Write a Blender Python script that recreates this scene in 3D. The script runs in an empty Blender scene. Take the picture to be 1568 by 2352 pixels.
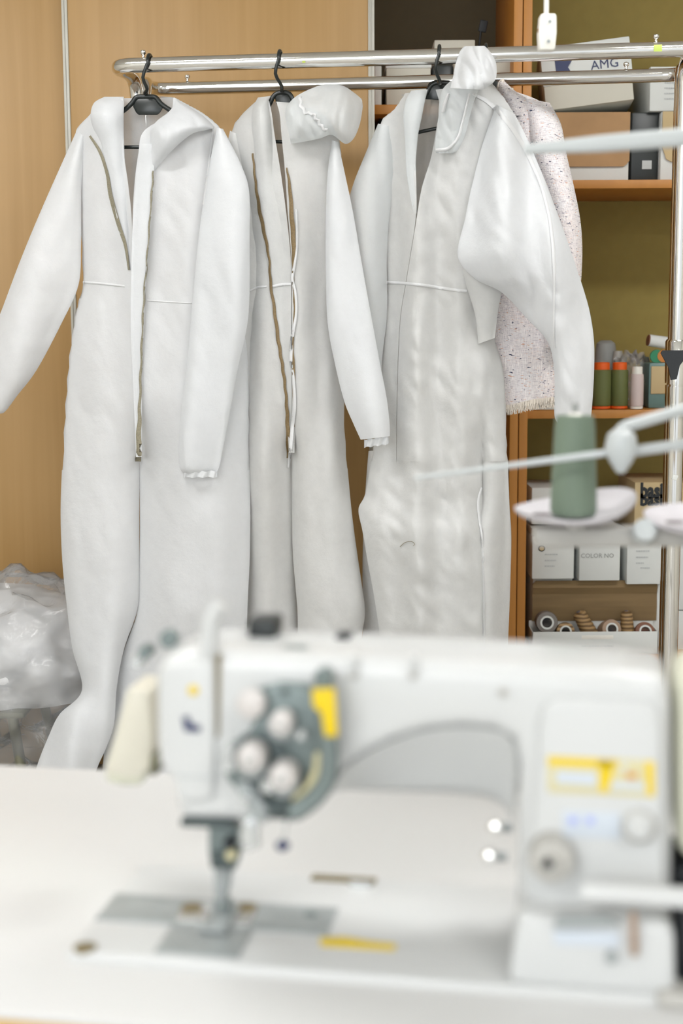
import bpy, bmesh, math, random
from mathutils import Vector, Matrix, noise
from mathutils.bvhtree import BVHTree
random.seed(7)
SC = bpy.context.scene
COL = SC.collection
# ------------------------------------------------------------------ camera model
EYE = Vector((0, 0, 1.24)); F = 3267.0; PITCH = math.radians(7.8); ROLL = math.radians(0.32)
FW = Vector((0, math.cos(PITCH), -math.sin(PITCH)))
R0 = Vector((1, 0, 0)); U0 = Vector((0, math.sin(PITCH), math.cos(PITCH)))
RT = R0 * math.cos(ROLL) - U0 * math.sin(ROLL)
UP = U0 * math.cos(ROLL) + R0 * math.sin(ROLL)
def ray(u, v):
    return (FW + RT * ((u - 784) / F) - UP * ((v - 1176) / F))
def onplane(u, v, p, n):
    d = ray(u, v); return EYE + d * ((p - EYE).dot(n) / d.dot(n))
def PY(u, v, Y): return onplane(u, v, Vector((0, Y, 0)), Vector((0, 1, 0)))
def PZ(u, v, Z): return onplane(u, v, Vector((0, 0, Z)), Vector((0, 0, 1)))
def PX(p):      # world point -> pixel
    d = p - EYE; z = d.dot(FW); return 784 + F * d.dot(RT) / z, 1176 - F * d.dot(UP) / z
cd = bpy.data.cameras.new('camera'); cam = bpy.data.objects.new('camera', cd); COL.objects.link(cam)
cd.sensor_fit = 'VERTICAL'; cd.sensor_height = 36; cd.lens = 50.0; cd.sensor_width = 24
cam.matrix_world = Matrix(((RT.x, UP.x, -FW.x, EYE.x), (RT.y, UP.y, -FW.y, EYE.y), (RT.z, UP.z, -FW.z, EYE.z), (0, 0, 0, 1)))
cd.clip_start = 0.02
cd.dof.use_dof = True; cd.dof.focus_distance = 3.2; cd.dof.aperture_fstop = 3.5; cd.dof.aperture_blades = 0
SC.camera = cam
# ------------------------------------------------------------------ materials
def mat(name, col, rough=0.5, metal=0.0, spec=0.5, noise_amt=0.0, nscale=20, bump=0.0, bscale=200, stretch=(1, 1, 1), col2=None, coat=0.0, emit=None, estr=0):
    m = bpy.data.materials.new(name); m.use_nodes = True; nt = m.node_tree; b = nt.nodes['Principled BSDF']
    b.inputs['Base Color'].default_value = (*col, 1); b.inputs['Roughness'].default_value = rough
    b.inputs['Metallic'].default_value = metal; b.inputs['Specular IOR Level'].default_value = spec
    b.inputs['Coat Weight'].default_value = coat
    tc = nt.nodes.new('ShaderNodeTexCoord'); mp = nt.nodes.new('ShaderNodeMapping'); mp.inputs['Scale'].default_value = stretch
    nt.links.new(tc.outputs['Object'], mp.inputs['Vector'])
    if noise_amt or col2:
        n = nt.nodes.new('ShaderNodeTexNoise'); n.inputs['Scale'].default_value = nscale; n.inputs['Detail'].default_value = 5
        nt.links.new(mp.outputs[0], n.inputs['Vector'])
        cr = nt.nodes.new('ShaderNodeValToRGB')
        c2 = col2 if col2 else tuple(c * (1 - noise_amt) for c in col)
        cr.color_ramp.elements[0].position = .35; cr.color_ramp.elements[1].position = .65
        cr.color_ramp.elements[0].color = (*c2, 1); cr.color_ramp.elements[1].color = (*col, 1)
        nt.links.new(n.outputs['Fac'], cr.inputs[0]); nt.links.new(cr.outputs[0], b.inputs['Base Color'])
    if bump:
        n2 = nt.nodes.new('ShaderNodeTexNoise'); n2.inputs['Scale'].default_value = bscale; n2.inputs['Detail'].default_value = 3
        nt.links.new(mp.outputs[0], n2.inputs['Vector'])
        bp = nt.nodes.new('ShaderNodeBump'); bp.inputs['Strength'].default_value = bump; bp.inputs['Distance'].default_value = .003
        nt.links.new(n2.outputs['Fac'], bp.inputs['Height']); nt.links.new(bp.outputs[0], b.inputs['Normal'])
    if emit:
        b.inputs['Emission Color'].default_value = (*emit, 1); b.inputs['Emission Strength'].default_value = estr
    return m
def cloth_mat(name, col, transl=.28, transp=.13, mott=.04):
    m = bpy.data.materials.new(name); m.use_nodes = True; nt = m.node_tree; nt.nodes.clear()
    N = nt.nodes.new; L = nt.links.new
    out = N('ShaderNodeOutputMaterial'); df = N('ShaderNodeBsdfDiffuse'); tr = N('ShaderNodeBsdfTranslucent'); tp = N('ShaderNodeBsdfTransparent')
    gl = N('ShaderNodeBsdfGlossy'); gl.inputs['Roughness'].default_value = .45
    tc = N('ShaderNodeTexCoord'); n = N('ShaderNodeTexNoise'); n.inputs['Scale'].default_value = 38; n.inputs['Detail'].default_value = 6; n.inputs['Roughness'].default_value = .7
    L(tc.outputs['Object'], n.inputs['Vector'])
    cr = N('ShaderNodeValToRGB'); cr.color_ramp.elements[0].position = .3; cr.color_ramp.elements[1].position = .7
    cr.color_ramp.elements[0].color = (*[c * (1 - mott) for c in col], 1); cr.color_ramp.elements[1].color = (*col, 1)
    L(n.outputs['Fac'], cr.inputs[0])
    for s in (df, tr): L(cr.outputs[0], s.inputs['Color'])
    n2 = N('ShaderNodeTexNoise'); n2.inputs['Scale'].default_value = 420; n2.inputs['Detail'].default_value = 2; L(tc.outputs['Object'], n2.inputs['Vector'])
    n3 = N('ShaderNodeTexNoise'); n3.inputs['Scale'].default_value = 30; n3.inputs['Detail'].default_value = 4; L(tc.outputs['Object'], n3.inputs['Vector'])
    b1 = N('ShaderNodeBump'); b1.inputs['Strength'].default_value = .25; b1.inputs['Distance'].default_value = .001; L(n2.outputs['Fac'], b1.inputs['Height'])
    b2 = N('ShaderNodeBump'); b2.inputs['Strength'].default_value = .35; b2.inputs['Distance'].default_value = .006; L(n3.outputs['Fac'], b2.inputs['Height']); L(b1.outputs[0], b2.inputs['Normal'])
    for s in (df, tr, gl): L(b2.outputs[0], s.inputs['Normal'])
    m1 = N('ShaderNodeMixShader'); m1.inputs[0].default_value = transl; L(df.outputs[0], m1.inputs[1]); L(tr.outputs[0], m1.inputs[2])
    m0 = N('ShaderNodeMixShader'); m0.inputs[0].default_value = .04; L(m1.outputs[0], m0.inputs[1]); L(gl.outputs[0], m0.inputs[2])
    m2 = N('ShaderNodeMixShader'); m2.inputs[0].default_value = transp; L(m0.outputs[0], m2.inputs[1]); L(tp.outputs[0], m2.inputs[2])
    L(m2.outputs[0], out.inputs[0]); return m
def wood_mat(name, c1, c2, sc=1.0, rough=.45):
    m = mat(name, c1, rough); nt = m.node_tree; b = nt.nodes['Principled BSDF']; N = nt.nodes.new; L = nt.links.new
    tc = N('ShaderNodeTexCoord'); mp = N('ShaderNodeMapping'); mp.inputs['Scale'].default_value = (34 * sc, 34 * sc, 1.1 * sc); L(tc.outputs['Object'], mp.inputs[0])
    n = N('ShaderNodeTexNoise'); n.inputs['Scale'].default_value = 1.0; n.inputs['Detail'].default_value = 7; n.inputs['Distortion'].default_value = .6; L(mp.outputs[0], n.inputs['Vector'])
    mp2 = N('ShaderNodeMapping'); mp2.inputs['Scale'].default_value = (4, 4, .7); L(tc.outputs['Object'], mp2.inputs[0])
    n2 = N('ShaderNodeTexNoise'); n2.inputs['Scale'].default_value = 1.3; n2.inputs['Detail'].default_value = 3; L(mp2.outputs[0], n2.inputs['Vector'])
    mx = N('ShaderNodeMath'); mx.operation = 'MULTIPLY_ADD'; mx.inputs[1].default_value = .55; L(n2.outputs['Fac'], mx.inputs[0])
    mm = N('ShaderNodeMath'); mm.operation = 'MULTIPLY'; mm.inputs[1].default_value = .5; L(n.outputs['Fac'], mm.inputs[0]); L(mm.outputs[0], mx.inputs[2])
    cr = N('ShaderNodeValToRGB'); cr.color_ramp.elements[0].position = .36; cr.color_ramp.elements[1].position = .66
    cr.color_ramp.elements[0].color = (*c2, 1); cr.color_ramp.elements[1].color = (*c1, 1); L(mx.outputs[0], cr.inputs[0]); L(cr.outputs[0], b.inputs['Base Color'])
    return m
def tweed_mat():
    m = mat('tweed', (.7, .62, .6), .9); nt = m.node_tree; b = nt.nodes['Principled BSDF']; N = nt.nodes.new; L = nt.links.new
    tc = N('ShaderNodeTexCoord')
    def layer(scale, st, lo, hi, kind='ShaderNodeTexNoise', det=2):
        mp = N('ShaderNodeMapping'); mp.inputs['Scale'].default_value = st; L(tc.outputs['Object'], mp.inputs[0])
        n = N(kind); n.inputs['Scale'].default_value = scale
        if kind == 'ShaderNodeTexNoise': n.inputs['Detail'].default_value = det
        L(mp.outputs[0], n.inputs['Vector'])
        r = N('ShaderNodeMapRange'); r.inputs[1].default_value = lo; r.inputs[2].default_value = hi
        L(n.outputs['Fac' if kind == 'ShaderNodeTexNoise' else 'Distance'], r.inputs[0]); return r.outputs[0]
    def mixc(f, a, c):
        x = N('ShaderNodeMix'); x.data_type = 'RGBA'; L(f, x.inputs[0])
        if isinstance(a, tuple): x.inputs[6].default_value = (*a, 1)
        else: L(a, x.inputs[6])
        x.inputs[7].default_value = (*c, 1); return x.outputs[2]
    c = mixc(layer(14, (1, 1, 1), .4, .65), (.80, .77, .78), (.80, .72, .70))
    c = mixc(layer(150, (.5, .5, 5), .50, .62), c, (.60, .55, .58))
    c = mixc(layer(150, (5, 5, .4), .52, .64), c, (.93, .88, .87))
    c = mixc(layer(190, (.55, .55, 1.8), .67, .73, det=1), c, (.66, .40, .30))
    c = mixc(layer(185, (.6, .6, 1.5), .685, .73, det=1), c, (.05, .06, .11))
    L(c, b.inputs['Base Color'])
    n = N('ShaderNodeTexNoise'); n.inputs['Scale'].default_value = 260; L(tc.outputs['Object'], n.inputs['Vector'])
    bp = N('ShaderNodeBump'); bp.inputs['Strength'].default_value = .7; bp.inputs['Distance'].default_value = .004; L(n.outputs['Fac'], bp.inputs['Height']); L(bp.outputs[0], b.inputs['Normal'])
    return m
def thread_mat(name, col, col2, lines=900):
    m = mat(name, col, .6); nt = m.node_tree; b = nt.nodes['Principled BSDF']; N = nt.nodes.new; L = nt.links.new
    tc = N('ShaderNodeTexCoord'); w = N('ShaderNodeTexWave'); w.bands_direction = 'Z'; w.inputs['Scale'].default_value = lines; w.inputs['Distortion'].default_value = 2
    L(tc.outputs['Object'], w.inputs[0]); cr = N('ShaderNodeValToRGB'); cr.color_ramp.elements[0].color = (*col2, 1); cr.color_ramp.elements[1].color = (*col, 1)
    L(w.outputs['Fac'], cr.inputs[0]); L(cr.outputs[0], b.inputs['Base Color']); return m
M = dict(
    door=wood_mat('beech_laminate', (.45, .275, .105), (.385, .225, .072)),
    carcass=wood_mat('orange_beech_edge', (.50, .215, .04), (.43, .175, .028)),
    back=mat('olive_back_panel', (.31, .24, .065), .8, noise_amt=.06, nscale=30), back_shaded=mat('shaded_back_panel', (.10, .078, .04), .8, noise_amt=.06, nscale=30),  # second one: back panel darkened, narrow unit's inner shadow put into its colour
    alu=mat('aluminium', (.46, .45, .40), .45, .3),
    chrome=mat('chrome', (.80, .79, .76), .09, 1.0),
    cloth=cloth_mat('white_nonwoven', (.83, .845, .86)),
    cloth2=cloth_mat('white_nonwoven_warm', (.77, .775, .765), mott=.07),
    seam=cloth_mat('white_seam', (.86, .865, .87), .3, .0),
    sheer=cloth_mat('sheer_nonwoven', (.83, .86, .87), .32, .30),
    tweed=tweed_mat(), fringe=mat('cream_fringe', (.82, .75, .66), .9),
    zip=mat('beige_zip', (.30, .27, .19), .7, noise_amt=.3, nscale=400),
    zipbrown=mat('brown_zip', (.22, .15, .065), .6, noise_amt=.3, nscale=400),
    black=mat('black_plastic', (.012, .016, .015), .28), dark=mat('dark_rubber', (.012, .015, .018), .6),
    gold=mat('gold_print', (.45, .32, .12), .4, .5),
    machine=mat('machine_enamel', (.585, .595, .59), .25, spec=.5, coat=.2), machine2=mat('machine_enamel_front', (.575, .585, .58), .3),
    shade=mat('cream_plastic', (.66, .63, .53), .4), cream=mat('cream_guard', (.60, .60, .48), .4),
    table=mat('white_laminate', (.595, .595, .585), .4), tedge=wood_mat('yellow_wood_edge', (.60, .38, .11), (.52, .31, .08)),
    steel=mat('brushed_steel', (.36, .39, .39), .35, .25, noise_amt=.12, nscale=60, stretch=(1, 1, 8)),
    satin=mat('satin_steel', (.66, .68, .68), .25, .7), dsteel=mat('dark_steel', (.08, .10, .10), .35, .6), gsteel=mat('grey_cast', (.19, .23, .225), .4, .4),
    knob=mat('pearly_knob', (.60, .57, .55), .25), yellow=mat('yellow_label', (.72, .52, .0), .5), pale=mat('pale_yellow', (.60, .55, .33), .5),
    bluish=mat('pale_blue_label', (.55, .60, .66), .5), navy=mat('navy_print', (.02, .03, .10), .5), bluep=mat('blue_print', (.35, .40, .72), .5),
    grey=mat('grey_print', (.48, .50, .50), .6), lightg=mat('light_grey_plastic', (.44, .43, .40), .45),
    box=mat('white_card', (.68, .70, .68), .7, noise_amt=.05, nscale=8), boxw=mat('cream_card', (.60, .58, .50), .75, noise_amt=.05, nscale=8),
    brown=mat('brown_card', (.42, .25, .12), .8, noise_amt=.12, nscale=14), dbrown=mat('dark_brown_card', (.22, .145, .065), .8, noise_amt=.15, nscale=6, stretch=(1, 1, 10)),
    tan=mat('tan_card', (.52, .40, .22), .8), teal=mat('teal_tin', (.12, .21, .20), .35), orange=mat('orange_plastic', (.80, .12, .01), .4),
    blackbox=mat('black_box', (.02, .025, .025), .35), green=mat('green_tape', (.02, .22, .10), .4), amber=mat('amber_tape', (.55, .20, .03), .3),
    t_olive=thread_mat('olive_thread', (.16, .18, .055), (.09, .105, .03)), t_pink=thread_mat('pale_pink_thread', (.66, .56, .54), (.52, .42, .40)),
    t_green=thread_mat('sage_thread', (.175, .225, .165), (.12, .165, .12)), t_brown=thread_mat('tan_thread', (.36, .22, .11), (.20, .12, .05)),
    t_grey=thread_mat('grey_thread', (.24, .22, .20), (.15, .13, .12)), t_rust=thread_mat('rust_thread', (.24, .10, .05), (.13, .05, .03)), t_beige=thread_mat('beige_thread', (.42, .30, .21), (.28, .18, .12)),
    t_gold=thread_mat('golden_thread', (.42, .27, .12), (.12, .065, .025), 28),
    wplastic=mat('white_plastic', (.78, .76, .70), .35), wrod=mat('white_enamel_rod', (.50, .53, .53), .35), foam=mat('white_foam', (.56, .54, .56), .8, noise_amt=.1, nscale=30),
    felt=mat('grey_felt', (.16, .13, .13), .9), greyp=mat('grey_plastic', (.30, .31, .30), .5), sticker=mat('green_sticker', (.50, .62, .12), .5),
    wall=mat('painted_wall', (.70, .68, .62), .8), ceil=mat('ceiling_white', (.8, .8, .78), .8), floor=mat('grey_floor', (.45, .43, .39), .5, noise_amt=.1, nscale=6),
    lamp=mat('lamp_diffuser', (.9, .9, .9), .5, emit=(1.0, .995, .985), estr=20.0), olive=mat('olive_metal', (.17, .165, .11), .5, .2),
    slot=mat('slot_shadow_metal', (.20, .16, .08), .5, .3),
)
def clear_mat():
    m = bpy.data.materials.new('clear_film'); m.use_nodes = True; nt = m.node_tree; nt.nodes.clear(); N = nt.nodes.new; L = nt.links.new
    o = N('ShaderNodeOutputMaterial'); tp = N('ShaderNodeBsdfTransparent'); gl = N('ShaderNodeBsdfGlossy'); df = N('ShaderNodeBsdfDiffuse'); tl = N('ShaderNodeBsdfTranslucent')
    gl.inputs['Roughness'].default_value = .12; df.inputs[0].default_value = (.95, .96, .97, 1)
    tc = N('ShaderNodeTexCoord'); n = N('ShaderNodeTexNoise'); n.inputs['Scale'].default_value = 7; n.inputs['Detail'].default_value = 6; n.inputs['Distortion'].default_value = 2.5; L(tc.outputs['Object'], n.inputs[0])
    bp = N('ShaderNodeBump'); bp.inputs['Strength'].default_value = .45; bp.inputs['Distance'].default_value = .03; L(n.outputs['Fac'], bp.inputs['Height'])
    for s in (gl, df): L(bp.outputs[0], s.inputs['Normal'])
    a = N('ShaderNodeMixShader'); a.inputs[0].default_value = .27; dt = N('ShaderNodeMixShader'); dt.inputs[0].default_value = .5; L(df.outputs[0], dt.inputs[1]); L(tl.outputs[0], dt.inputs[2]); tl.inputs[0].default_value = (.9, .91, .91, 1); L(tp.outputs[0], a.inputs[1]); L(dt.outputs[0], a.inputs[2])
    fr = N('ShaderNodeFresnel'); fr.inputs[0].default_value = 1.45; L(bp.outputs[0], fr.inputs['Normal'])
    b = N('ShaderNodeMixShader'); L(fr.outputs[0], b.inputs[0]); L(a.outputs[0], b.inputs[1]); L(gl.outputs[0], b.inputs[2]); L(b.outputs[0], o.inputs[0]); return m
M['film'] = clear_mat()
# ------------------------------------------------------------------ object helpers
def rootloc(o):
    l = Vector((0, 0, 0))
    while o is not None: l = l + o.location; o = o.parent
    return l
def tag(o, label, cat, group=None, kind=None):
    o['label'] = label; o['category'] = cat
    if group: o['group'] = group
    if kind: o['kind'] = kind
    return o
def root(name, loc, label, cat, group=None):
    o = bpy.data.objects.new(name, None); o.empty_display_size = .05; COL.objects.link(o); o.location = loc
    return tag(o, label, cat, group)
def mk(name, V, Fc, m, parent=None, smooth=True, label=None, angle=40):
    V = [Vector(v) for v in V]
    if parent is None:
        lo = Vector((min(v.x for v in V) + max(v.x for v in V), min(v.y for v in V) + max(v.y for v in V), 2 * min(v.z for v in V))) * .5
    else: lo = rootloc(parent)
    me = bpy.data.meshes.new(name); me.from_pydata([v - lo for v in V], [], Fc); me.update()
    bm = bmesh.new(); bm.from_mesh(me); bmesh.ops.recalc_face_normals(bm, faces=bm.faces)
    if smooth:
        for f in bm.faces: f.smooth = True
        for e in bm.edges:
            if len(e.link_faces) == 2 and e.calc_face_angle(0) > math.radians(angle): e.smooth = False
    bm.to_mesh(me); bm.free()
    o = bpy.data.objects.new(name, me); COL.objects.link(o); me.materials.append(m)
    if parent is not None: o.parent = parent
    else: o.location = lo
    if label: o['label'] = label
    return o
def mkbm(name, bm, m, parent=None, smooth=True, label=None, angle=40):
    bm.verts.ensure_lookup_table(); bm.verts.index_update()
    V = [v.co.copy() for v in bm.verts]; Fc = [[v.index for v in f.verts] for f in bm.faces]; bm.free()
    return mk(name, V, Fc, m, parent, smooth, label, angle)
def bevel(bm, w, seg=2, ang=30):
    if w <= 0: return
    es = [e for e in bm.edges if len(e.link_faces) == 2 and e.calc_face_angle(0) > math.radians(ang)]
    bmesh.ops.bevel(bm, geom=es, offset=w, segments=seg, profile=.5, affect='EDGES', clamp_overlap=True)
def bmbox(lo, hi, bv=0.0, seg=2, mtx=None, bm=None):
    b = bmesh.new()
    r = bmesh.ops.create_cube(b, size=1)
    for v in b.verts:
        v.co = Vector([(lo[i] + hi[i]) / 2 + v.co[i] * (hi[i] - lo[i]) for i in range(3)])
    bevel(b, bv, seg)
    if mtx is not None: b.transform(mtx)
    if bm is not None:
        join(bm, b); return bm
    return b
def join(dst, src):
    src.verts.ensure_lookup_table(); src.verts.index_update()
    vs = [dst.verts.new(v.co) for v in src.verts]
    for f in src.faces:
        try: dst.faces.new([vs[v.index] for v in f.verts])
        except ValueError: pass
    src.free(); dst.verts.ensure_lookup_table(); dst.verts.index_update()
def box(name, lo, hi, m, parent=None, bv=.002, label=None, mtx=None): return mkbm(name, bmbox(lo, hi, bv, 2, mtx), m, parent, label=label)
def fillet(pts, r, n=6):
    pts = [Vector(p) for p in pts]; out = [pts[0]]
    for i in range(1, len(pts) - 1):
        a, b, c = pts[i - 1], pts[i], pts[i + 1]
        rr = min(r, (a - b).length * .49, (c - b).length * .49)
        p = b + (a - b).normalized() * rr; q = b + (c - b).normalized() * rr
        for k in range(n + 1):
            t = k / n; out.append(p * (1 - t) ** 2 + b * 2 * t * (1 - t) + q * t * t)
    return out + [pts[-1]]
def catmull(P, n):
    out = []
    for i in range(len(P) - 1):
        p0 = P[max(i - 1, 0)]; p1 = P[i]; p2 = P[i + 1]; p3 = P[min(i + 2, len(P) - 1)]
        for k in range(n):
            t = k / n
            out.append([.5 * (2 * b + (c - a) * t + (2 * a - 5 * b + 4 * c - d) * t * t + (-a + 3 * b - 3 * c + d) * t ** 3) for a, b, c, d in zip(p0, p1, p2, p3)])
    out.append(list(P[-1])); return out
def tubebm(path, r, seg=12, cap=True, bm=None, radii=None, flat=1.0):
    b = bm if bm is not None else bmesh.new()
    path = [Vector(p) for p in path]; n = len(path); rings = []
    T0 = (path[1] - path[0]).normalized(); N0 = T0.orthogonal().normalized()
    for i, p in enumerate(path):
        T = (path[min(i + 1, n - 1)] - path[max(i - 1, 0)]).normalized()
        N0 = (N0 - T * N0.dot(T)).normalized(); B = T.cross(N0)
        rr = radii[i] if radii else r
        rings.append([b.verts.new(p + (N0 * math.cos(2 * math.pi * k / seg) + B * math.sin(2 * math.pi * k / seg) * flat) * rr) for k in range(seg)])
    for i in range(n - 1):
        for k in range(seg):
            b.faces.new((rings[i][k], rings[i][(k + 1) % seg], rings[i + 1][(k + 1) % seg], rings[i + 1][k]))
    if cap: b.faces.new(rings[0]); b.faces.new(rings[-1])
    b.verts.ensure_lookup_table(); b.verts.index_update(); return b
def tube(name, path, r, m, parent=None, seg=12, label=None, radii=None): return mkbm(name, tubebm(path, r, seg, radii=radii), m, parent, label=label)
def revbm(prof, base, axis, seg=28, bm=None):
    """prof: (radius, height along the axis)"""
    b = bm if bm is not None else bmesh.new(); A = Vector(axis).normalized(); N = A.orthogonal().normalized(); B = A.cross(N); base = Vector(base)
    rings = [[b.verts.new(base + A * h + (N * math.cos(2 * math.pi * k / seg) + B * math.sin(2 * math.pi * k / seg)) * max(r, 1e-5)) for k in range(seg)] for r, h in prof]
    for i in range(len(prof) - 1):
        for k in range(seg): b.faces.new((rings[i][k], rings[i][(k + 1) % seg], rings[i + 1][(k + 1) % seg], rings[i + 1][k]))
    b.faces.new(rings[0]); b.faces.new(rings[-1]); b.verts.ensure_lookup_table(); b.verts.index_update(); return b
def rev(name, prof, base, axis, m, parent=None, seg=28, label=None): return mkbm(name, revbm(prof, base, axis, seg), m, parent, label=label)
def text(name, s, size, loc, ex, ez, m, parent, align='CENTER', thick=.0003, sx=1.0, bold=0.0):
    """letters lying in the plane spanned by ex (reading direction) and ez (up)"""
    c = bpy.data.curves.new(name, 'FONT'); c.body = s; c.size = size; c.align_x = align; c.align_y = 'CENTER'; c.extrude = thick; c.resolution_u = 2
    c.offset = bold; t = bpy.data.objects.new(name, c); COL.objects.link(t); dg = bpy.context.evaluated_depsgraph_get(); me = bpy.data.meshes.new_from_object(t.evaluated_get(dg))
    bpy.data.objects.remove(t); ex = Vector(ex).normalized(); ez = Vector(ez).normalized(); loc = Vector(loc); n = ex.cross(ez)
    V = [loc + ex * v.co.x * sx + ez * v.co.y + n * v.co.z for v in me.vertices]; Fc = [list(p.vertices) for p in me.polygons]; bpy.data.meshes.remove(me)
    return mk(name, V, Fc, m, parent, False)
# ------------------------------------------------------------------ the setting
def struct(o): o['kind'] = 'structure'; return o
YB = 4.34
struct(box('floor', (-3, -2.6, -.05), (3, YB + .1, 0), M['floor'], bv=0))
struct(box('ceiling', (-3, -2.6, 2.75), (3, YB + .1, 2.85), M['ceil'], bv=0))
struct(box('wall_left', (-3.1, -2.6, 0), (-3, YB + .1, 2.75), M['wall'], bv=0))
struct(box('wall_right', (3, -2.6, 0), (3.1, YB + .1, 2.75), M['wall'], bv=0))
struct(box('wall_back', (-3, YB, 0), (3, YB + .1, 2.75), M['wall'], bv=0))
for i, (x, y) in enumerate([(-1.2, -1.0), (1.2, -1.0), (-1.2, 2.0), (1.2, 2.0)]):
    side = 'left' if x < 0 else 'right'; dist = 'over the sewing table' if y < 1 else 'in front of the garment rack'
    r = root('ceiling_light', (x, y, 2.75), 'rectangular ceiling light on the %s, %s' % (side, dist), 'light', 'ceiling lights')
    box('light_frame', (x - .62, y - .22, 2.70), (x + .62, y + .22, 2.748), M['wplastic'], r)
    box('diffuser', (x - .58, y - .18, 2.69), (x + .58, y + .18, 2.705), M['lamp'], r)
# cabinets ----------------------------------------------------------
YD = 3.80; TOP = 2.35
def X_(u, Y=YD, v=723): return PY(u, v, Y).x
xa, xb = X_(163), X_(176)          # left aluminium edge
xc, xd = X_(847), X_(861)          # right aluminium edge
e1, e2, e3 = X_(1179), X_(1199), X_(1219)
wn = e2 - e1
w = root('wardrobe', ((-1.3 + xd) / 2, YD + .25, 0), 'tall beech wardrobe with two sliding doors behind the white coveralls', 'wardrobe')
box('sliding_door', (-1.62, YD + .03, .06), (xa - .002, YD + .05, TOP - .04), M['door'], w, .001)
box('sliding_door', (xb - .006, YD, .06), (xc + .004, YD + .02, TOP - .04), M['door'], w, .001)
for (p, q, yy) in ((xa, xb, YD - .004), (xc, xd, YD - .004)):
    b = bmbox((p, yy, .05), (q, yy + .034, TOP - .03), .001)
    bmbox((p + (q - p) * .3, yy - .004, .05), (p + (q - p) * .5, yy + .002, TOP - .03), .001, bm=b)
    mkbm('door_edge_profile', b, M['alu'], w, label='aluminium edge profile of a sliding door')
bm = bmesh.new()
for lo, hi in (((-1.66, YD + .06, 0), (-1.64, YB - .02, TOP)), ((xd - wn - .012, YD + .07, 0), (xd - wn - .002, YB - .02, TOP)), ((-1.66, YD + .06, TOP - .03), (xd - wn - .002, YB - .02, TOP)), ((-1.66, YD + .06, 0), (xd - wn - .002, YB - .02, .05)), ((-1.66, YB - .03, 0), (xd - wn - .002, YB - .02, TOP))):
    bmbox(lo, hi, .001, bm=bm)
mkbm('carcass', bm, M['door'], w)
YS = 3.87; YK = YB - .03
def shelfz(v, Y=YS, u=1380): return PY(u, v, Y).z
def cabinet(x0, x1, label, shelves, wl=e2 - e1, bk='back'):
    r = root('open_shelf_unit', ((x0 + x1) / 2, (YS + YK) / 2, 0), label, 'shelf')
    for a, b in ((x0, x0 + wl), (x1 - wl, x1)): box('side_panel', (a, YS - .02, 0), (b, YK, TOP), M['carcass'], r, .0015)
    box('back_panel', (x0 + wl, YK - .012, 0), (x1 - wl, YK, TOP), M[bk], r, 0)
    box('top_panel', (x0 + wl, YS - .01, TOP - .03), (x1 - wl, YK - .012, TOP), M['carcass'], r, .001)
    for zt, th in shelves: box('shelf', (x0 + wl, YS, zt - th), (x1 - wl, YK - .012, zt), M['carcass'], r, .002)
    return r

ZA = shelfz(240, u=900); S1, S2, S3 = shelfz(413), shelfz(942), shelfz(1505)
thk = shelfz(413) - shelfz(433)
cabinet(xd - wn, e2 - .0012, 'narrow open shelf unit next to the wardrobe, mostly hidden by the right coverall', [(ZA, thk * 1.1), (S2 + .06, thk), (S3, thk), (.09, .03)], bk='back_shaded')
cabinet(e2 + .0012, 1.62, 'wide open shelf unit with thread spools and white boxes on the right', [(S1, thk), (S2, thk), (S3, thk), (.09, .03)])
# boxes on shelves --------------------------------------------------
def pbox(u0, v0, u1, v1, Y, depth, m, label, zb=None, name='cardboard_box', cat='box', group='cardboard boxes on the open shelves', rot=0.0, yaw=0.0, bv=.003, lid=None, parts=None):
    a = PY(u0, v1, Y); b = PY(u1, v0, Y); z0 = a.z if zb is None else zb; c = Vector(((a.x + b.x) / 2, Y + depth / 2, z0))
    r = root(name, c, label, cat, group); mt = Matrix.Translation(c) @ Matrix.Rotation(yaw, 4, 'Z') @ Matrix.Rotation(rot, 4, 'Y'); wd = (b.x - a.x); h = b.z - z0
    o = mkbm('carton', bmbox((-wd / 2, -depth / 2, 0), (wd / 2, depth / 2, h), bv, 2, mt), m, r)
    r['_w'] = wd; r['_h'] = h
    if lid:
        lm, lh = lid; mkbm('lid', bmbox((-wd / 2 - .002, -depth / 2 - .003, h - lh), (wd / 2 + .002, depth / 2 + .002, h + .003), bv, 2, mt), lm, r)
    def face(x, z): return mt @ Vector((x * wd / 2, -depth / 2 - .0012, z * h))
    return r, mt, wd, h, face, depth
EXW = Vector((1, 0, 0)); EZW = Vector((0, 0, 1))
def btext(bx, s, size, x, z, m, name='printed_text', ex=EXW, ez=EZW): return text(name, s, size, bx[4](x, z), ex, ez, m, bx[0])
def dashes(p, ex, ez, L, h):
    V = []; Fc = []; x = 0; n = ex.cross(ez); rnd = random.Random(int(L * 1e5))
    while x < L:
        wd = min(rnd.uniform(.003, .007), L - x)
        if wd > .0008:
            k = len(V)
            V += [p + ex * a + ez * b + n * c for c in (0, .0006) for a, b in ((x, 0), (x + wd, 0), (x + wd, h), (x, h))]
            Fc += [[k, k + 1, k + 2, k + 3], [k + 4, k + 5, k + 6, k + 7]] + [[k + i, k + (i + 1) % 4, k + 4 + (i + 1) % 4, k + 4 + i] for i in range(4)]
        x += wd + .0012
    return V, Fc
def print_lines(bx, items, h=.0035):
    for x, z, L in items:
        V, Fc = dashes(bx[4](x, z), EXW, EZW, L, h); mk('printed_line', V, Fc, M['grey'], bx[0], False)
b1 = pbox(860, 150, 876, 240, 3.93, .25, M['box'], 'narrow white carton at the far left of the narrow upper shelf, against the wardrobe', ZA)
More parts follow.
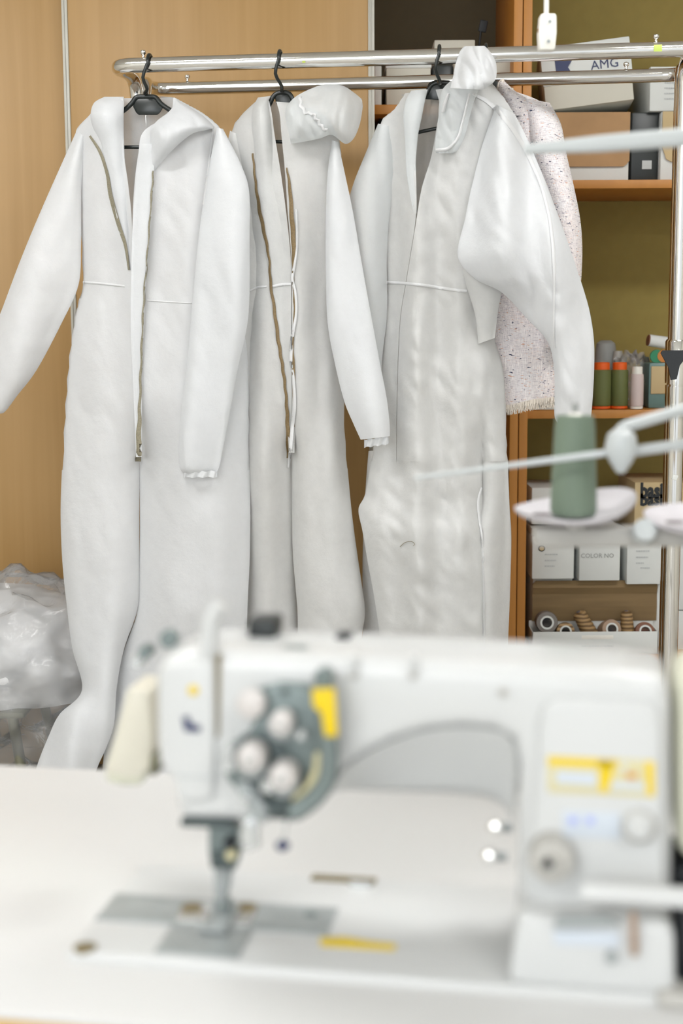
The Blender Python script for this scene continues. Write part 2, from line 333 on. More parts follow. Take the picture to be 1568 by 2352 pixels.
b2 = pbox(887, 146, 989, 240, 3.93, .28, M['boxw'], 'white carton with small printing, second from left on the narrow upper shelf', ZA, lid=(M['box'], .012)); print_lines(b2, [(-.3, .27, .020), (-.3, .20, .016), (.35, .30, .014), (.35, .22, .017)])
b3 = pbox(992, 150, 1040, 240, 3.95, .25, M['blackbox'], 'black box between white cartons on the narrow upper shelf', ZA)
b4 = pbox(1044, 140, 1176, 240, 3.93, .25, M['boxw'], 'grey white carton at the right end of the narrow upper shelf', ZA, lid=(M['boxw'], .03))
zt = PY(900, 146, 3.93).z + .004
b5 = pbox(997, 91, 1091, 111, 4.0, .2, M['boxw'], 'flat grey white box lying on top of the cartons', PY(900, 141, 3.93).z + .006); b5[0].location.z = b5[0].location.z
r = root('price_tag_holder', PY(1102, 128, 4.03), 'dark paddle on a thin stalk standing among the boxes', 'sign')
pth = [PY(1096, 142, 4.03), PY(1100, 105, 4.03), PY(1104, 72, 4.03)]
tube('stalk', pth, .003, M['dark'], r); mkbm('paddle', bmbox((-.011, -.004, -.016), (.011, .004, .016), .003, 2, Matrix.Translation(PY(1109, 60, 4.03)) @ Matrix.Rotation(.2, 4, 'Y')), M['dark'], r)
b6 = pbox(870, 262, 985, 420, 3.95, .25, M['blackbox'], 'black carton beneath the narrow upper shelf behind the sheer sleeve', shelfz(440, 3.87, 900) , name='cardboard_box')
# shelf under it so the box stands on something
# wide cabinet, upper shelf
b7 = pbox(1262, 258, 1446, 410, 3.93, .30, M['box'], 'large white carton with brown folded flap on the upper wide shelf', S1)
r, mt, wd, h, fc, dp = b7
V = [mt @ Vector((x * wd / 2, -dp / 2 - .004 - t, z * h)) for t in (0, .004) for x, z in ((-1, 1.0), (1, 1.0), (1, .30), (.93, .25), (.85, .22), (-1, .22))]
mk('flap', V, [list(range(6)), list(range(6, 12))] + [[i, (i + 1) % 6, 6 + (i + 1) % 6, 6 + i] for i in range(6)], M['brown'], r, label='brown cardboard flap')
b8 = pbox(1448, 258, 1512, 410, 3.95, .30, M['blackbox'], 'black box with small grey label between white cartons', S1)
mkbm('paper_label', bmbox((-.016, -b8[5] / 2 - .002, .035), (.010, -b8[5] / 2, .058), 0, 1, b8[1] @ Matrix.Translation((.01, 0, 0))), M['grey'], b8[0]); 
b9 = pbox(1515, 256, 1640, 410, 3.93, .30, M['box'], 'white carton with beige flap beside the chrome posts', S1)
r, mt, wd, h, fc, dp = b9
V = [mt @ Vector((x * wd / 2, -dp / 2 - .004 - t, z * h)) for t in (0, .004) for x, z in ((-.97, 1.0), (1, 1.0), (1, .28), (-.6, .28), (-.8, .32), (-.97, .5))]
mk('flap', V, [list(range(6)), list(range(6, 12))] + [[i, (i + 1) % 6, 6 + (i + 1) % 6, 6 + i] for i in range(6)], M['tan'], r, label='beige cardboard flap')
b10 = pbox(1491, 152, 1640, 254, 3.93, .28, M['box'], 'white carton with faint printed lines stacked above the beige flap carton', PY(1560, 255, 3.93).z)
print_lines(b10, [(-.55, .62, .05), (-.55, .50, .044), (-.55, .38, .05), (-.55, .26, .035)])
# tilted shoe box
pc = PY(1258, 258, 3.93); tilt = -.105
wdt = (PY(1458, 255, 3.93).x - pc.x); hh = .165
r = root('shoe_box', pc, 'tilted long white box with a dark blue emblem lying on the brown carton', 'box')
mt = Matrix.Translation(Vector((pc.x - .005, 3.93, PY(1300, 258, 3.93).z + .004))) @ Matrix.Rotation(-.05, 4, 'X') @ Matrix.Rotation(tilt, 4, 'Y') @ Matrix.Rotation(math.radians(-6), 4, 'Z')
mkbm('carton', bmbox((0, 0, 0), (wdt, .26, hh * .98), .003, 2, mt), M['boxw'], r)
mkbm('lid', bmbox((-.002, -.004, hh * .38), (wdt + .002, .262, hh), .003, 2, mt), M['box'], r)
def sb(x, z): return mt @ Vector((x, -.0055, z))
tri = [[(.035, .128), (.085, .128), (.068, .105), (.078, .085), (.105, .070), (.037, .066)]]
for T in tri:
    V = [sb(x, z) for x, z in T] + [mt @ Vector((x, -.0075, z)) for x, z in T]; n = len(T)
    mk('emblem', V, [list(range(n)), list(range(n, 2 * n))] + [[i, (i + 1) % n, n + (i + 1) % n, n + i] for i in range(n)], M['navy'], r, False, label='dark blue arrow emblem')
exb = (mt.to_3x3() @ Vector((1, 0, 0))); ezb = (mt.to_3x3() @ Vector((0, 0, 1)))
text('printed_text', 'AMG', .034, sb(.165, .100), exb, ezb, M['navy'], r)
# upper right bits: translucent sheet behind
# middle shelf: spools -------------------------------------------
def spool(u, vtop, vbot, Y, rpx, mt_, cap, label, group='thread spools on the middle shelf', name='thread_spool'):
    a = PY(u, vbot, Y); a.z = S2 + .001; t = PY(u, vtop, Y).z; R = rpx / F * Y; H = t - a.z
    r = root(name, a, label, 'thread spool', group)
    rev('thread_winding', [(R * .95, .008), (R * 1.02, .012), (R, H * .5), (R * .97, H - .022), (R * .9, H - .020)], a, EZW, mt_, r)
    rev('base_cap', [(R * .8, 0), (R * .98, .001), (R * .98, .007), (R * .6, .009)], a, EZW, cap, r)
    rev('top_cap', [(R * .6, H - .021), (R * .80, H - .020), (R * .80, H - .002), (R * .72, H), (R * .35, H), (R * .3, H - .006)], a, EZW, cap, r)
    return r
spool(1380, 832, 941, 3.92, 22, M['t_olive'], M['orange'], 'olive thread spool with orange cap, nearer to the white sleeve')
spool(1421, 832, 941, 3.92, 20, M['t_olive'], M['orange'], 'olive thread spool with orange cap, next to the pale pink spool')
spool(1461, 842, 941, 3.90, 15, M['t_pink'], M['wplastic'], 'pale pink thread spool with white caps on the middle shelf')
a = PY(1388, 935, 4.08); a.z = S2 + .001
r = root('thread_cone', a, 'grey thread cone standing behind the olive spools', 'thread cone')
hz = PY(1386, 782, 4.08).z - a.z
rev('thread_winding', [(.034, 0), (.036, .02), (.030, hz - .03), (.026, hz - .008), (.015, hz)], a, EZW, M['greyp'], r)
a = PY(1408, 935, 4.05); a.z = S2 + .001; hz = PY(1408, 806, 4.05).z - a.z
r = root('small_thread_cone', a, 'small pale thread cone between the two olive spools at the back', 'thread cone')
rev('thread_winding', [(.018, 0), (.018, hz * .7), (.012, hz)], a + Vector((.01, 0, 0)), EZW, M['lightg'], r)
# crumpled clear bag
def blob(name, c, rad, amp, fr, seed, m, parent=None, sub=4, zcut=None, label=None):
    b = bmesh.new(); bmesh.ops.create_icosphere(b, subdivisions=sub, radius=1)
    for v in b.verts:
        d = v.co.normalized(); n1 = 1 - abs(noise.noise(d * fr + Vector((seed, 0, 0)))) * 2; n2 = noise.noise(d * fr * 2.7 + Vector((0, seed, 0)))
        k = 1 + amp * (n1 * .7 + n2 * .5 - .3); v.co = Vector((c[0] + d.x * rad[0] * k, c[1] + d.y * rad[1] * k, c[2] + d.z * rad[2] * k))
        if zcut is not None and v.co.z < zcut: v.co.z = zcut
    return mkbm(name, b, m, parent, label=label, angle=60)
c = PY(1450, 850, 4.03); o = blob('plastic_bag', (c.x, c.y, S2 + .062), (.055, .05, .085), .5, 2.6, 3.3, M['film'], zcut=S2 + .001); tag(o, 'crumpled clear plastic bag behind the pale pink spool', 'bag')
# tin with beige front
bt = pbox(1488, 833, 1600, 925, 3.93, .12, M['teal'], 'teal tin with rounded beige panel half hidden by the chrome posts', S2, name='storage_tin', cat='tin', group=None, bv=.006)
mkbm('front_panel', bmbox((-.066 + .006, -.064, .040), (.066, -.0605, .116), .002, 2, Matrix.Translation(bt[0].location)), M['tan'], bt[0], label='beige rounded panel')
tzz = bt[0].location.z + bt[3]
r = root('tape_roll', Vector((PY(1520, 800, 3.97).x, 3.97, tzz)), 'amber and green tape roll lying on the teal tin', 'tape')
c = Vector((PY(1520, 820, 3.97).x, 3.95, tzz + .018))
rev('tape_band', [(.011, 0), (.017, 0), (.017, .02), (.011, .02)], c, (0, 1, 0), M['amber'], r); rev('tape_edge', [(.017, .002), (.0185, .002), (.0185, .012), (.017, .012)], c + Vector((-.018, 0, -.001)), (0, 1, 0), M['green'], r)
c = Vector((PY(1525, 800, 3.96).x, 3.96, tzz + .055)); r = root('rolled_paper', c - Vector((0, 0, .02)), 'rolled white sheet lying above the teal tin', 'paper')
rev('paper_sheet', [(.014, -.045), (.016, -.045), (.018, .06), (.012, .06)], c, (1, .1, -.15), M['box'], r); rev('label_end', [(.010, -.048), (.015, -.048), (.015, -.044), (.01, -.044)], c, (1, .1, -.15), M['t_rust'], r)
o = pbox(1218, 930, 1330, 941, 3.90, .2, M['box'], 'flat white paper pad on the middle shelf under the jacket hem', S2, name='paper_pad', cat='paper', group=None, bv=.001)
# lower compartment ----------------------------------------------
zz = S3
def lowbox(u0, v0, u1, v1, Y, d, m, lab, zb, **k): return pbox(u0, v0, u1, v1, Y, d, m, lab, zb, **k)
# stacked rear cartons
zr1 = PY(1270, 1334, 3.93).z
base = [lowbox(1221, 1326, 1314, 1505, 3.96, .26, M['box'], 'white carton underneath the carton with the round brown sticker', S3),
        lowbox(1324, 1330, 1416, 1505, 3.96, .26, M['box'], 'white carton underneath the carton marked COLOR NO', S3),
        lowbox(1428, 1338, 1528, 1505, 3.96, .26, M['box'], 'white carton underneath the third carton, beside the posts', S3)]
tops = [S3 + b[3] + .001 for b in base]
c1 = lowbox(1221, 1231, 1319, 1322, 3.93, .26, M['box'], 'white carton with round brown sticker and faint lines, left of the row', tops[0])
c2 = lowbox(1329, 1231, 1425, 1330, 3.93, .26, M['box'], 'white carton printed COLOR NO in the middle of the row', tops[1])
c3 = lowbox(1438, 1231, 1524, 1338, 3.93, .26, M['box'], 'white carton with small printed lines at the right of the row', tops[2])
rev('round_sticker', [(.0095, 0), (.0095, .0012), (.004, .0014)], c1[4](-.55, .72) + Vector((0, .001, 0)), (0, -1, 0), M['dark'], c1[0]); rev('sticker_centre', [(.0065, 0), (.0065, .002)], c1[4](-.55, .72), (0, -1, 0), M['tan'], c1[0])
print_lines(c1, [(-.4, .56, .036), (-.4, .42, .032), (-.4, .29, .028)])
btext(c2, 'COLOR NO', .0175, -.12, .56, M['greyp'])
print_lines(c3, [(-.5, .68, .038), (-.5, .55, .034), (-.5, .43, .022), (-.25, .33, .026)])
tt = [tops[0] + c1[3] + .001, tops[1] + c2[3] + .001]
lowbox(1221, 1212, 1430, 1229, 3.94, .24, M['box'], 'flat white carton lying across the row of cartons', max(tt))
fz = max(tt) + PY(0, 1212, 3.94).z - PY(0, 1229, 3.94).z
lowbox(1220, 1120, 1300, 1208, 3.97, .2, M['box'], 'white carton behind the sage thread cone on the flat carton', PY(1260, 1210, 3.94).z + .003)
bb = lowbox(1455, 1107, 1590, 1228, 3.95, .24, M['tan'], 'tan cardboard box printed basic in bold black letters', PY(1500, 1229, 3.95).z)
text('printed_text', 'basic', .058, bb[4](-.30, .83), EXW, EZW, M['dark'], bb[0], sx=.72, bold=.0028); text('printed_text', 'basic', .046, bb[4](-.30, .66) , EXW, EZW, M['dark'], bb[0], sx=.9, bold=.0022)
lowbox(1545, 1231, 1650, 1400, 3.93, .25, M['box'], 'grey white carton to the right of the chrome posts, upper', PY(1600, 1401, 3.93).z)
lowbox(1545, 1403, 1660, 1505, 3.93, .25, M['box'], 'white carton to the right of the chrome posts, lower', S3)
# open carton with cones
YO = 3.88
a = PY(1222, 1452, YO); b = PY(1512, 1452, YO); zl = PY(1300, 1340, YO + .17).z
r = root('open_carton', Vector(((a.x + b.x) / 2, YO + .03, S3)), 'open white carton with raised brown lid full of thread cones', 'box')
bm = bmesh.new(); ft = a.z; bk = PY(1300, 1425, YO + .07).z
for lo, hi in (((a.x, YO, S3), (b.x, YO + .003, ft)), ((a.x, YO, S3), (a.x + .003, YO + .075, ft)), ((b.x - .003, YO, S3), (b.x, YO + .075, ft)), ((a.x, YO + .072, S3), (b.x, YO + .075, bk)), ((a.x, YO, S3), (b.x, YO + .075, S3 + .003))):
    bmbox(lo, hi, .0008, bm=bm)
mkbm('carton', bm, M['box'], r)
V = []
prof = [(0, YO + .073, bk - .002), (0, YO + .071, PY(0, 1400, YO + .07).z), (0, YO + .074, PY(0, 1372, YO + .07).z), (0, YO + .066, PY(0, 1356, YO + .07).z), (0, YO + .072, PY(0, 1341, YO + .07).z)]
xl_, xr_ = PY(1222, 1380, YO + .07).x, PY(1508, 1380, YO + .07).x
prof = prof[:-1] + [(0, YO + .072, (prof[-2][2] + prof[-1][2]) / 2), prof[-1]]
for t in (0, -.003):
    for i, p in enumerate(prof):
        ins = .010 if i == len(prof) - 1 else 0
        V += [(xl_ + ins, p[1] + t, p[2]), (xr_ - ins, p[1] + t, p[2])]
n = len(prof); Fc = []
for i in range(n - 1):
    Fc += [[2 * i, 2 * i + 1, 2 * i + 3, 2 * i + 2], [2 * n + 2 * i, 2 * n + 2 * i + 1, 2 * n + 2 * i + 3, 2 * n + 2 * i + 2], [2 * i, 2 * i + 2, 2 * n + 2 * i + 2, 2 * n + 2 * i], [2 * i + 1, 2 * i + 3, 2 * n + 2 * i + 3, 2 * n + 2 * i + 1]]
Fc.append([2 * n - 2, 2 * n - 1, 4 * n - 1, 4 * n - 2])
mk('lid', V, Fc, M['dbrown'], r, False, label='raised brown cardboard lid')
V, Fc = dashes(PY(1335, 1487, YO - .0005), EXW, EZW, .088, .0045); mk('printed_line', V, Fc, M['grey'], r, False); mkbm('hand_hole_patch', bmbox(tuple(PY(1335, 1468, YO) - Vector((0, .0012, 0))), tuple(PY(1408, 1459, YO)), .0003), M['wplastic'], r)
def cone_lying(u, v, rpx, m, label, axis=(0, -1, .25), length=.07, hole=True):
    R = rpx / F * YO; c = PY(u, v, YO + .012); A = Vector(axis).normalized()
    r = root('thread_cone', c, label, 'thread cone', 'thread cones in the open carton' )
    rev('thread_winding', [(R * .62, 0), (R * .95, .001), (R, .006), (R * .95, length * .55), (R * .75, length), (R * .3, length)], c, -A, m, r)
    if hole:
        rev('cone_tube', [(R * .46, .01), (R * .46, -.002), (R * .62, -.002), (R * .64, .004)], c, -A, M['box'], r); rev('tube_hole', [(R * .45, .0), (R * .45, .004)], c, -A, M['dark'], r)
    return r
def cone_up(u0, v0, u1, v1, rpx, m, label):
    p = PY(u0, v0, YO + .035); q = PY(u1, v1, YO + .035); R = rpx / F * YO; L = (q - p).length
    r = root('thread_cone', p, label, 'thread cone', 'thread cones in the open carton'); prof = [(R * .5, 0)]
    for k in range(13): prof.append((R * (1 - .22 * k / 12) * (1.0 + .06 * (k % 2)), L * (.03 + .92 * k / 12)))
    prof.append((R * .4, L)); rev('thread_winding', prof, p, q - p, m, r); rev('cone_tube', [(R * .25, L * .98), (R * .25, L * 1.03)], p, q - p, M['felt'], r); return r
cone_lying(1256, 1430, 26, M['t_grey'], 'grey thread cone at the left end of the open carton', (0, -1, .1))
cone_lying(1299, 1450, 22, M['t_gold'], 'low golden thread cone beside the grey one')
cone_up(1358, 1462, 1328, 1406, 19, M['t_gold'], 'tan and brown patterned thread cone leaning left')
cone_lying(1405, 1445, 24, M['t_beige'], 'beige thread cone in the middle of the open carton', (.15, -1, .3))
cone_up(1441, 1468, 1438, 1404, 17, M['t_gold'], 'golden patterned thread cone standing upright')
cone_lying(1482, 1450, 24, M['t_rust'], 'rust brown thread cone at the right end of the open carton', (.1, -1, .5))
#PART2
# ------------------------------------------------------------------ garment rack
TH = math.radians(7.6); er = Vector((math.cos(TH), -math.sin(TH), 0)); eb = Vector((math.sin(TH), math.cos(TH), 0))
RO = PY(784, 136, 3.2); ZB = RO.z; RO.z = 0
def RK(x, y, z): return RO + er * x + eb * y + Vector((0, 0, z))
def PB(u, v, off=0.0): return onplane(u, v, RO + eb * off, eb)          # a point of the vertical plane "off" behind the front rail
def rx(u, v=130, off=0.0): return (PB(u, v, off) - RO).dot(er)
xL = rx(256, 155); xR = rx(1610, 112); RAIL = .33; rt = .0165
rack = root('garment_rack', RK((xL + xR) / 2, RAIL / 2, 0), 'chrome double rail garment rack carrying the white coveralls', 'clothes rack')
m1, m2 = RAIL * .40, RAIL * .60
front = fillet([RK(xL + .02, m1, .06), RK(xL + .02, m1, ZB), RK(xL, 0, ZB), RK(xR, 0, ZB), RK(xR - .02, m1, ZB), RK(xR - .02, m1, .06)], .055, 8)
rear = fillet([RK(xL + .02, m2, .06), RK(xL + .02, m2, ZB), RK(xL, RAIL, ZB), RK(xR, RAIL, ZB), RK(xR - .02, m2, ZB), RK(xR - .02, m2, .06)], .055, 8)
tube('front_rail', front, rt, M['chrome'], rack, 24, 'chrome front rail with bent posts'); tube('rear_rail', rear, rt * .95, M['chrome'], rack, 24, 'chrome rear rail with bent posts')
for x in (xL + .02, xR - .02):
    b = tubebm([RK(x, -.08, .06), RK(x, RAIL + .08, .06)], .018, 14)
    mkbm('foot_bar', b, M['chrome'], rack)
    for y in (-.06, RAIL + .06):
        c = mkbm('caster', revbm([(.026, -.011), (.03, -.008), (.03, .008), (.026, .011)], RK(x, y, .030), er, 20), M['dark'], rack)
tube('lower_bar', [RK(xL + .02, RAIL / 2, .06), RK(xR - .02, RAIL / 2, .06)], .014, M['chrome'], rack, 14)
def screw(u, off, zr):
    p = RK(rx(u, 140 if off == 0 else 180, off), off, ZB + rt - .001)
    rev('screw', [(.004, 0), (.003, .003), (.003, .006), (.006, .009), (.0068, .0125), (.005, .016), (.001, .0175)], p, EZW, M['chrome'], rack, 14)
for u in (329, 1505): screw(u, 0, 0)
for u in (430, 1437): screw(u, RAIL, 0)
def sticker(u, v, w, h):
    p = PB(u, v, 0); x = (p - RO).dot(er); V = []; Fc = []; R = rt + .0006; a0 = math.asin(max(-1, min(1, (p.z - ZB) / rt * .8)))
    for j in range(5):
        a = a0 + (j - 2) / 4 * h / rt
        for i in range(2):
            V.append(RK(x + (i - .5) * w, 0, ZB) - eb * R * math.cos(a) + EZW * R * math.sin(a))
    for j in range(4): Fc.append([2 * j, 2 * j + 1, 2 * j + 3, 2 * j + 2])
    return mk('price_sticker', V, Fc, M['sticker'], rack, label='small yellow green sticker')
sticker(1509, 113, .017, .014); sticker(700, 146, .007, .004)
zc = (PB(1535, 800, RAIL * .5)).z
for y in (m1, m2):
    rev('clamp_collar', [(.0, -.05), (.020, -.05), (.021, .045), (.018, .05), (.0, .05)], RK(xR - .02, y, zc - .03), EZW, M['chrome'], rack, 20)
    rev('lower_sleeve', [(.019, 0), (.019, zc - .15)], RK(xR - .02, y, .065), EZW, M['chrome'], rack, 20)
p = RK(xR - .03, m1 - .03, zc - .035)
V = [p + er * x + EZW * z + eb * y for y in (0, -.014) for x, z in ((-.030, .026), (-.026, .032), (.024, .032), (.030, .024), (.012, -.002), (.006, -.032), (-.006, -.034), (-.012, -.006))]
mk('clamp_knob', V, [list(range(8)), list(range(8, 16))] + [[i, (i + 1) % 8, 8 + (i + 1) % 8, 8 + i] for i in range(8)], M['dark'], rack, label='black three pointed clamp knob')
# white tape bit on the post
p = RK(xR - .02, m1 - .022, PB(1531, 1094, m1).z); mkbm('paper_tag', bmbox((-.006, -.001, -.006), (.006, .001, .006), .0005, 1, Matrix.Translation(p) @ Matrix.Rotation(.3, 4, 'Y')), M['box'], rack)
# ------------------------------------------------------------------ cloth
def cloth(name, rows, m, parent, off=0.0, th=.06, amp=.006, folds=5, seed=1, nper=12, nx=72, wr=.004, top=None, label=None, thin=0.0, power=1.45, wfr=9.0, lobe=None):
    """a hanging cloth tube; rows = (xl,yl,xr,yr,depth_shift,thickness_factor,gapL,gapR)"""
    R = []
    op = any(len(r) > 6 and r[6] is not None for r in rows)
    for r in rows:
        r = list(r) + [0.0, 1.0][len(r) - 4:] if len(r) < 6 else list(r)
        if len(r) == 6: r += [0, 0]
        R.append(r[:8])
    R = catmull(R, nper); n = len(R); V = []; rnd = random.Random(seed)
    ks = [(rnd.uniform(.6, 1.4) * folds, rnd.uniform(0, 6.28), rnd.uniform(-1.2, 1.2), rnd.uniform(.4, 1)) for _ in range(4)]
    for j, (xl, yl, xr, yr, do, tf, gl, gr) in enumerate(R):
        t = j / (n - 1)
        lb = 0.0
        if lobe is not None:
            lb = min(1, max(0, (yl - lobe[1]) / (rows[-1][1] - lobe[1]))); lb = lb * lb * (3 - 2 * lb)
        for i in range(nx + (1 if op else 0)):
            if op:
                w_ = (xr - xl) or 1; sl = (gl - xl) / w_; sr = (gr - xl) / w_
                q = i / nx; tot = (1 - sr) + 1 + sl; d = q * tot
                if d < 1 - sr: s = sr + d; sd = -1
                elif d < 2 - sr: s = 1 - (d - (1 - sr)); sd = 1
                else: s = d - (2 - sr); sd = -1
                s = min(max(s, 0), 1); # ease towards the sides
                prof = math.sqrt(max(0, 1 - (2 * s - 1) ** 2)) ** power
                if lb > 0:
                    sp_ = (lobe[0] - xl) / (xr - xl); s2_ = s / sp_ if s < sp_ else (s - sp_) / (1 - sp_)
                    prof = prof * (1 - lb) + lb * math.sqrt(max(0, 1 - (2 * s2_ - 1) ** 2)) ** power * lobe[2 if s < sp_ else 3]
            else:
                ph = 2 * math.pi * i / nx; s = (1 - math.cos(ph)) / 2; sd = -1 if ph < math.pi else 1; prof = abs(math.sin(ph)) ** power
            u = xl + (xr - xl) * s; v = yl + (yr - yl) * s
            o = off + do + sd * th * tf * .5 * prof
            f = sum(a * math.sin(k * 3.14 * u / 260 + p + dr * v / 420 + (1.3 if sd > 0 else 0)) for k, p, dr, a in ks) * amp * min(1, prof * 1.4 + .15)
            p0 = PB(u, v, o)
            f += wr * (noise.noise(Vector((p0.x * wfr, p0.z * wfr * .45, seed + sd * 2))) * 1.6 + 1.3 * (.35 - abs(noise.noise(Vector((p0.x * wfr * 2.2 + p0.z * wfr * .6, p0.z * wfr * 1.2, seed + 5 + sd)))))) * min(1, prof * 1.5 + .2)
            V.append(PB(u, v, o + f))
    c = nx + 1 if op else nx; Fc = []
    for j in range(n - 1):
        for i in range(nx):
            a = j * c + i; b = j * c + (i + 1) % c
            if op and i == nx: continue
            Fc.append([a, b, b + c, a + c])
    o = mk(name, V, Fc, m, parent, True, label, angle=75)
    return o
def bvh_of(objs):
    V = []; Fc = []
    for o in objs:
        k = len(V); L = rootloc(o); V += [v.co + L for v in o.data.vertices]; Fc += [[i + k for i in p.vertices] for p in o.data.polygons]
    return BVHTree.FromPolygons(V, Fc)
def ribbon(name, pts, w, objs, m, parent, raise_=.0015, puff=.0008, label=None, n=8, wob=0.0, fb=0.0):
    """a band lying on a garment, following a path"""
    T = bvh_of(objs); P = catmull([list(p) + ([w] if len(p) == 2 else []) for p in pts], n); V = []; last = None
    for j, (u, v, ww) in enumerate(P):
        a = P[max(j - 1, 0)]; b = P[min(j + 1, len(P) - 1)]; dx, dy = b[0] - a[0], b[1] - a[1]; l = math.hypot(dx, dy) or 1
        nx_, ny_ = -dy / l, dx / l; wu = wob * math.sin(j * .9) if wob else 0
        for k in (-1, 0, 1):
            uu = u + nx_ * (k * ww / 2 + wu); vv = v + ny_ * (k * ww / 2 + wu); d = ray(uu, vv).normalized()
            h = T.ray_cast(EYE, d)
            if h[0] is not None: dist = h[3]; last = dist
            else: dist = last if last else (PB(uu, vv, fb) - EYE).length
            V.append(EYE + d * (dist - raise_ - (puff if k == 0 else 0)))
    # smooth depth
    Fc = []
    for j in range(len(P) - 1):
        for k in range(2): a = j * 3 + k; Fc.append([a, a + 1, a + 4, a + 3])
    # give the band a real thickness
    N0 = len(V); V += [v + (v - EYE).normalized() * .0009 for v in V]; F2 = [[i + N0 for i in f] for f in Fc]
    rim = []
    for j in range(len(P) - 1):
        for k in (0, 2): a = j * 3 + k; rim.append([a, a + 3, a + 3 + N0, a + N0])
    return mk(name, V, Fc + F2 + rim, m, parent, True, label, angle=80)
HG = 'hangers on the garment rack'
def hanger(hookpts, plate, arm, bar, off, label, m=M['black'], txt=None, style=0):
    r = root('clothes_hanger', PB(hookpts[-1][0], hookpts[-1][1], off), label, 'hanger', HG)
    u0 = hookpts[-1][0]; xm = rx(hookpts[0][0])
    # hook: a real curl over the rail
    x0 = rx(hookpts[0][0], hookpts[0][1]); xs = rx(u0, hookpts[-1][1], off); zn = PB(u0, hookpts[-1][1], off).z
    zt = ZB + rt + .004; R = rt + .005
    pts = [RK(x0, R * math.cos(a), ZB + R * math.sin(a)) for a in [math.radians(k) for k in range(-30, 181, 15)]]
    pts += [RK(x0 + (xs - x0) * .3 - .006, -R + .0, ZB - .03), RK(x0 + (xs - x0) * .6 + .004, -R * .8 + off * .4, ZB - .052), RK(xs, off * .7 - R * .3, (zn + ZB - .06) / 2), RK(xs, off, zn), RK(xs, off, zn - .02)]
    pts = [Vector(p) for p in catmull([list(p) for p in pts], 3)]
    tube('hook', pts, .0038, m, r, 12)
    V = [PB(u, v, off + d) for d in (-.006, .004) for u, v in plate]; n = len(plate)
    b = bmesh.new(); vs = [b.verts.new(v) for v in V]; b.faces.new(vs[:n]); b.faces.new(vs[n:][::-1])
    for i in range(n): b.faces.new((vs[i], vs[(i + 1) % n], vs[n + (i + 1) % n], vs[n + i]))
    bmesh.ops.recalc_face_normals(b, faces=b.faces); bevel(b, .0025, 2); mkbm('hanger_plate', b, m, r)
    AP = [PB(u, v, off - .004) for u, v in arm]
    tube('shoulder_arm', fillet(AP, .02, 5), .0055, m, r, 10)
    if bar: tube('trouser_bar', [PB(u, v, off) for u, v in bar], .0042, m, r, 10)
    if txt: text('printed_text', txt[0], txt[1], PB(txt[2], txt[3], off - .0068), er, EZW, M['gold'], r)
    return r
# hangers ------------------------------------------------------------
hanger([(344, 133), (336, 214)], [(322, 222), (352, 222), (366, 236), (374, 248), (368, 258), (362, 264), (318, 264), (312, 258), (305, 244), (311, 230)],
       [(196, 306), (285, 254), (304, 236), (312, 222), (358, 222), (368, 238), (398, 258), (478, 304)], [(205, 330), (220, 338), (450, 338), (470, 326)], .026, 'black plastic hanger holding the leftmost zipped coverall')
hanger([(643, 122), (650, 210)], [(634, 211), (664, 211), (668, 230), (668, 248), (645, 252), (634, 238), (630, 222)],
       [(560, 300), (617, 246), (630, 212), (665, 212), (674, 236), (768, 310)], [(575, 320), (632, 325), (760, 330)], .055, 'black plastic hanger holding the middle coverall with the flopped hood')
hanger([(1009, 108), (1009, 184)], [(984, 190), (1000, 183), (1030, 184), (1044, 192), (1046, 232), (975, 228), (978, 205)],
       [(880, 285), (978, 222), (990, 190), (1040, 190), (1150, 262)], [(960, 304), (1010, 293), (1130, 285)], .065, 'black plastic hanger with rounded top plate in the right coverall')
hanger([(1116, 108), (1124, 180)], [(1098, 190), (1112, 184), (1138, 184), (1152, 192), (1162, 222), (1150, 228), (1098, 224)],
       [(1060, 255), (1100, 222), (1150, 224), (1265, 262)], None, .155, 'black hanger with gold lettering inside the speckled jacket', txt=('OURS', .018, 1128, 213))
# ------------------------------------------------------------------ coverall 1
g1 = root('coverall', RK(rx(350), 0, .04), 'leftmost white hooded coverall, open at the neck with a long beige zip down its front', 'coverall', 'white coveralls on the garment rack')
C = M['cloth']
b1_ = cloth('torso', [(244, 226, 402, 224, .0, .45, 283, 398), (206, 262, 470, 262, 0, .6, 283, 388), (173, 303, 510, 300, 0, .75, 283, 330), (178, 350, 520, 350, 0, .9, 284, 318), (182, 430, 532, 430, 0, 1, 295, 308), (185, 520, 548, 520, 0, 1, 303, 304),
     (188, 650, 566, 660, 0, 1, 301, 302), (172, 720, 571, 730, 0, 1.05, 300, 301), (158, 820, 573, 820, 0, 1.1, 305, 306), (150, 920, 574, 920, 0, 1.1, 312, 313), (145, 1010, 574, 1010, 0, 1.1, 318, 319), (142, 1080, 574, 1080, 0, 1.1, 320, 321)], C, g1, .02, .11, .005, 5, 11, 10, 130, lobe=(320.5, 900, .85, 1))
cloth('trouser_leg', [(142, 1080, 321, 1080, 0, .935), (139, 1180, 320, 1180, 0, .935), (143, 1290, 320, 1290, 0, .935), (153, 1390, 318, 1390, 0, 1), (166, 1490, 285, 1490, -.01, 1), (188, 1585, 268, 1580, -.03, .9), (137, 1640, 262, 1662, -.05, .9), (112, 1690, 245, 1715, -.06, .9), (84, 1762, 222, 1768, -.07, .9), (60, 1860, 200, 1850, -.08, .9)], C, g1, .02, .11, .005, 5, 11, 9, 72)
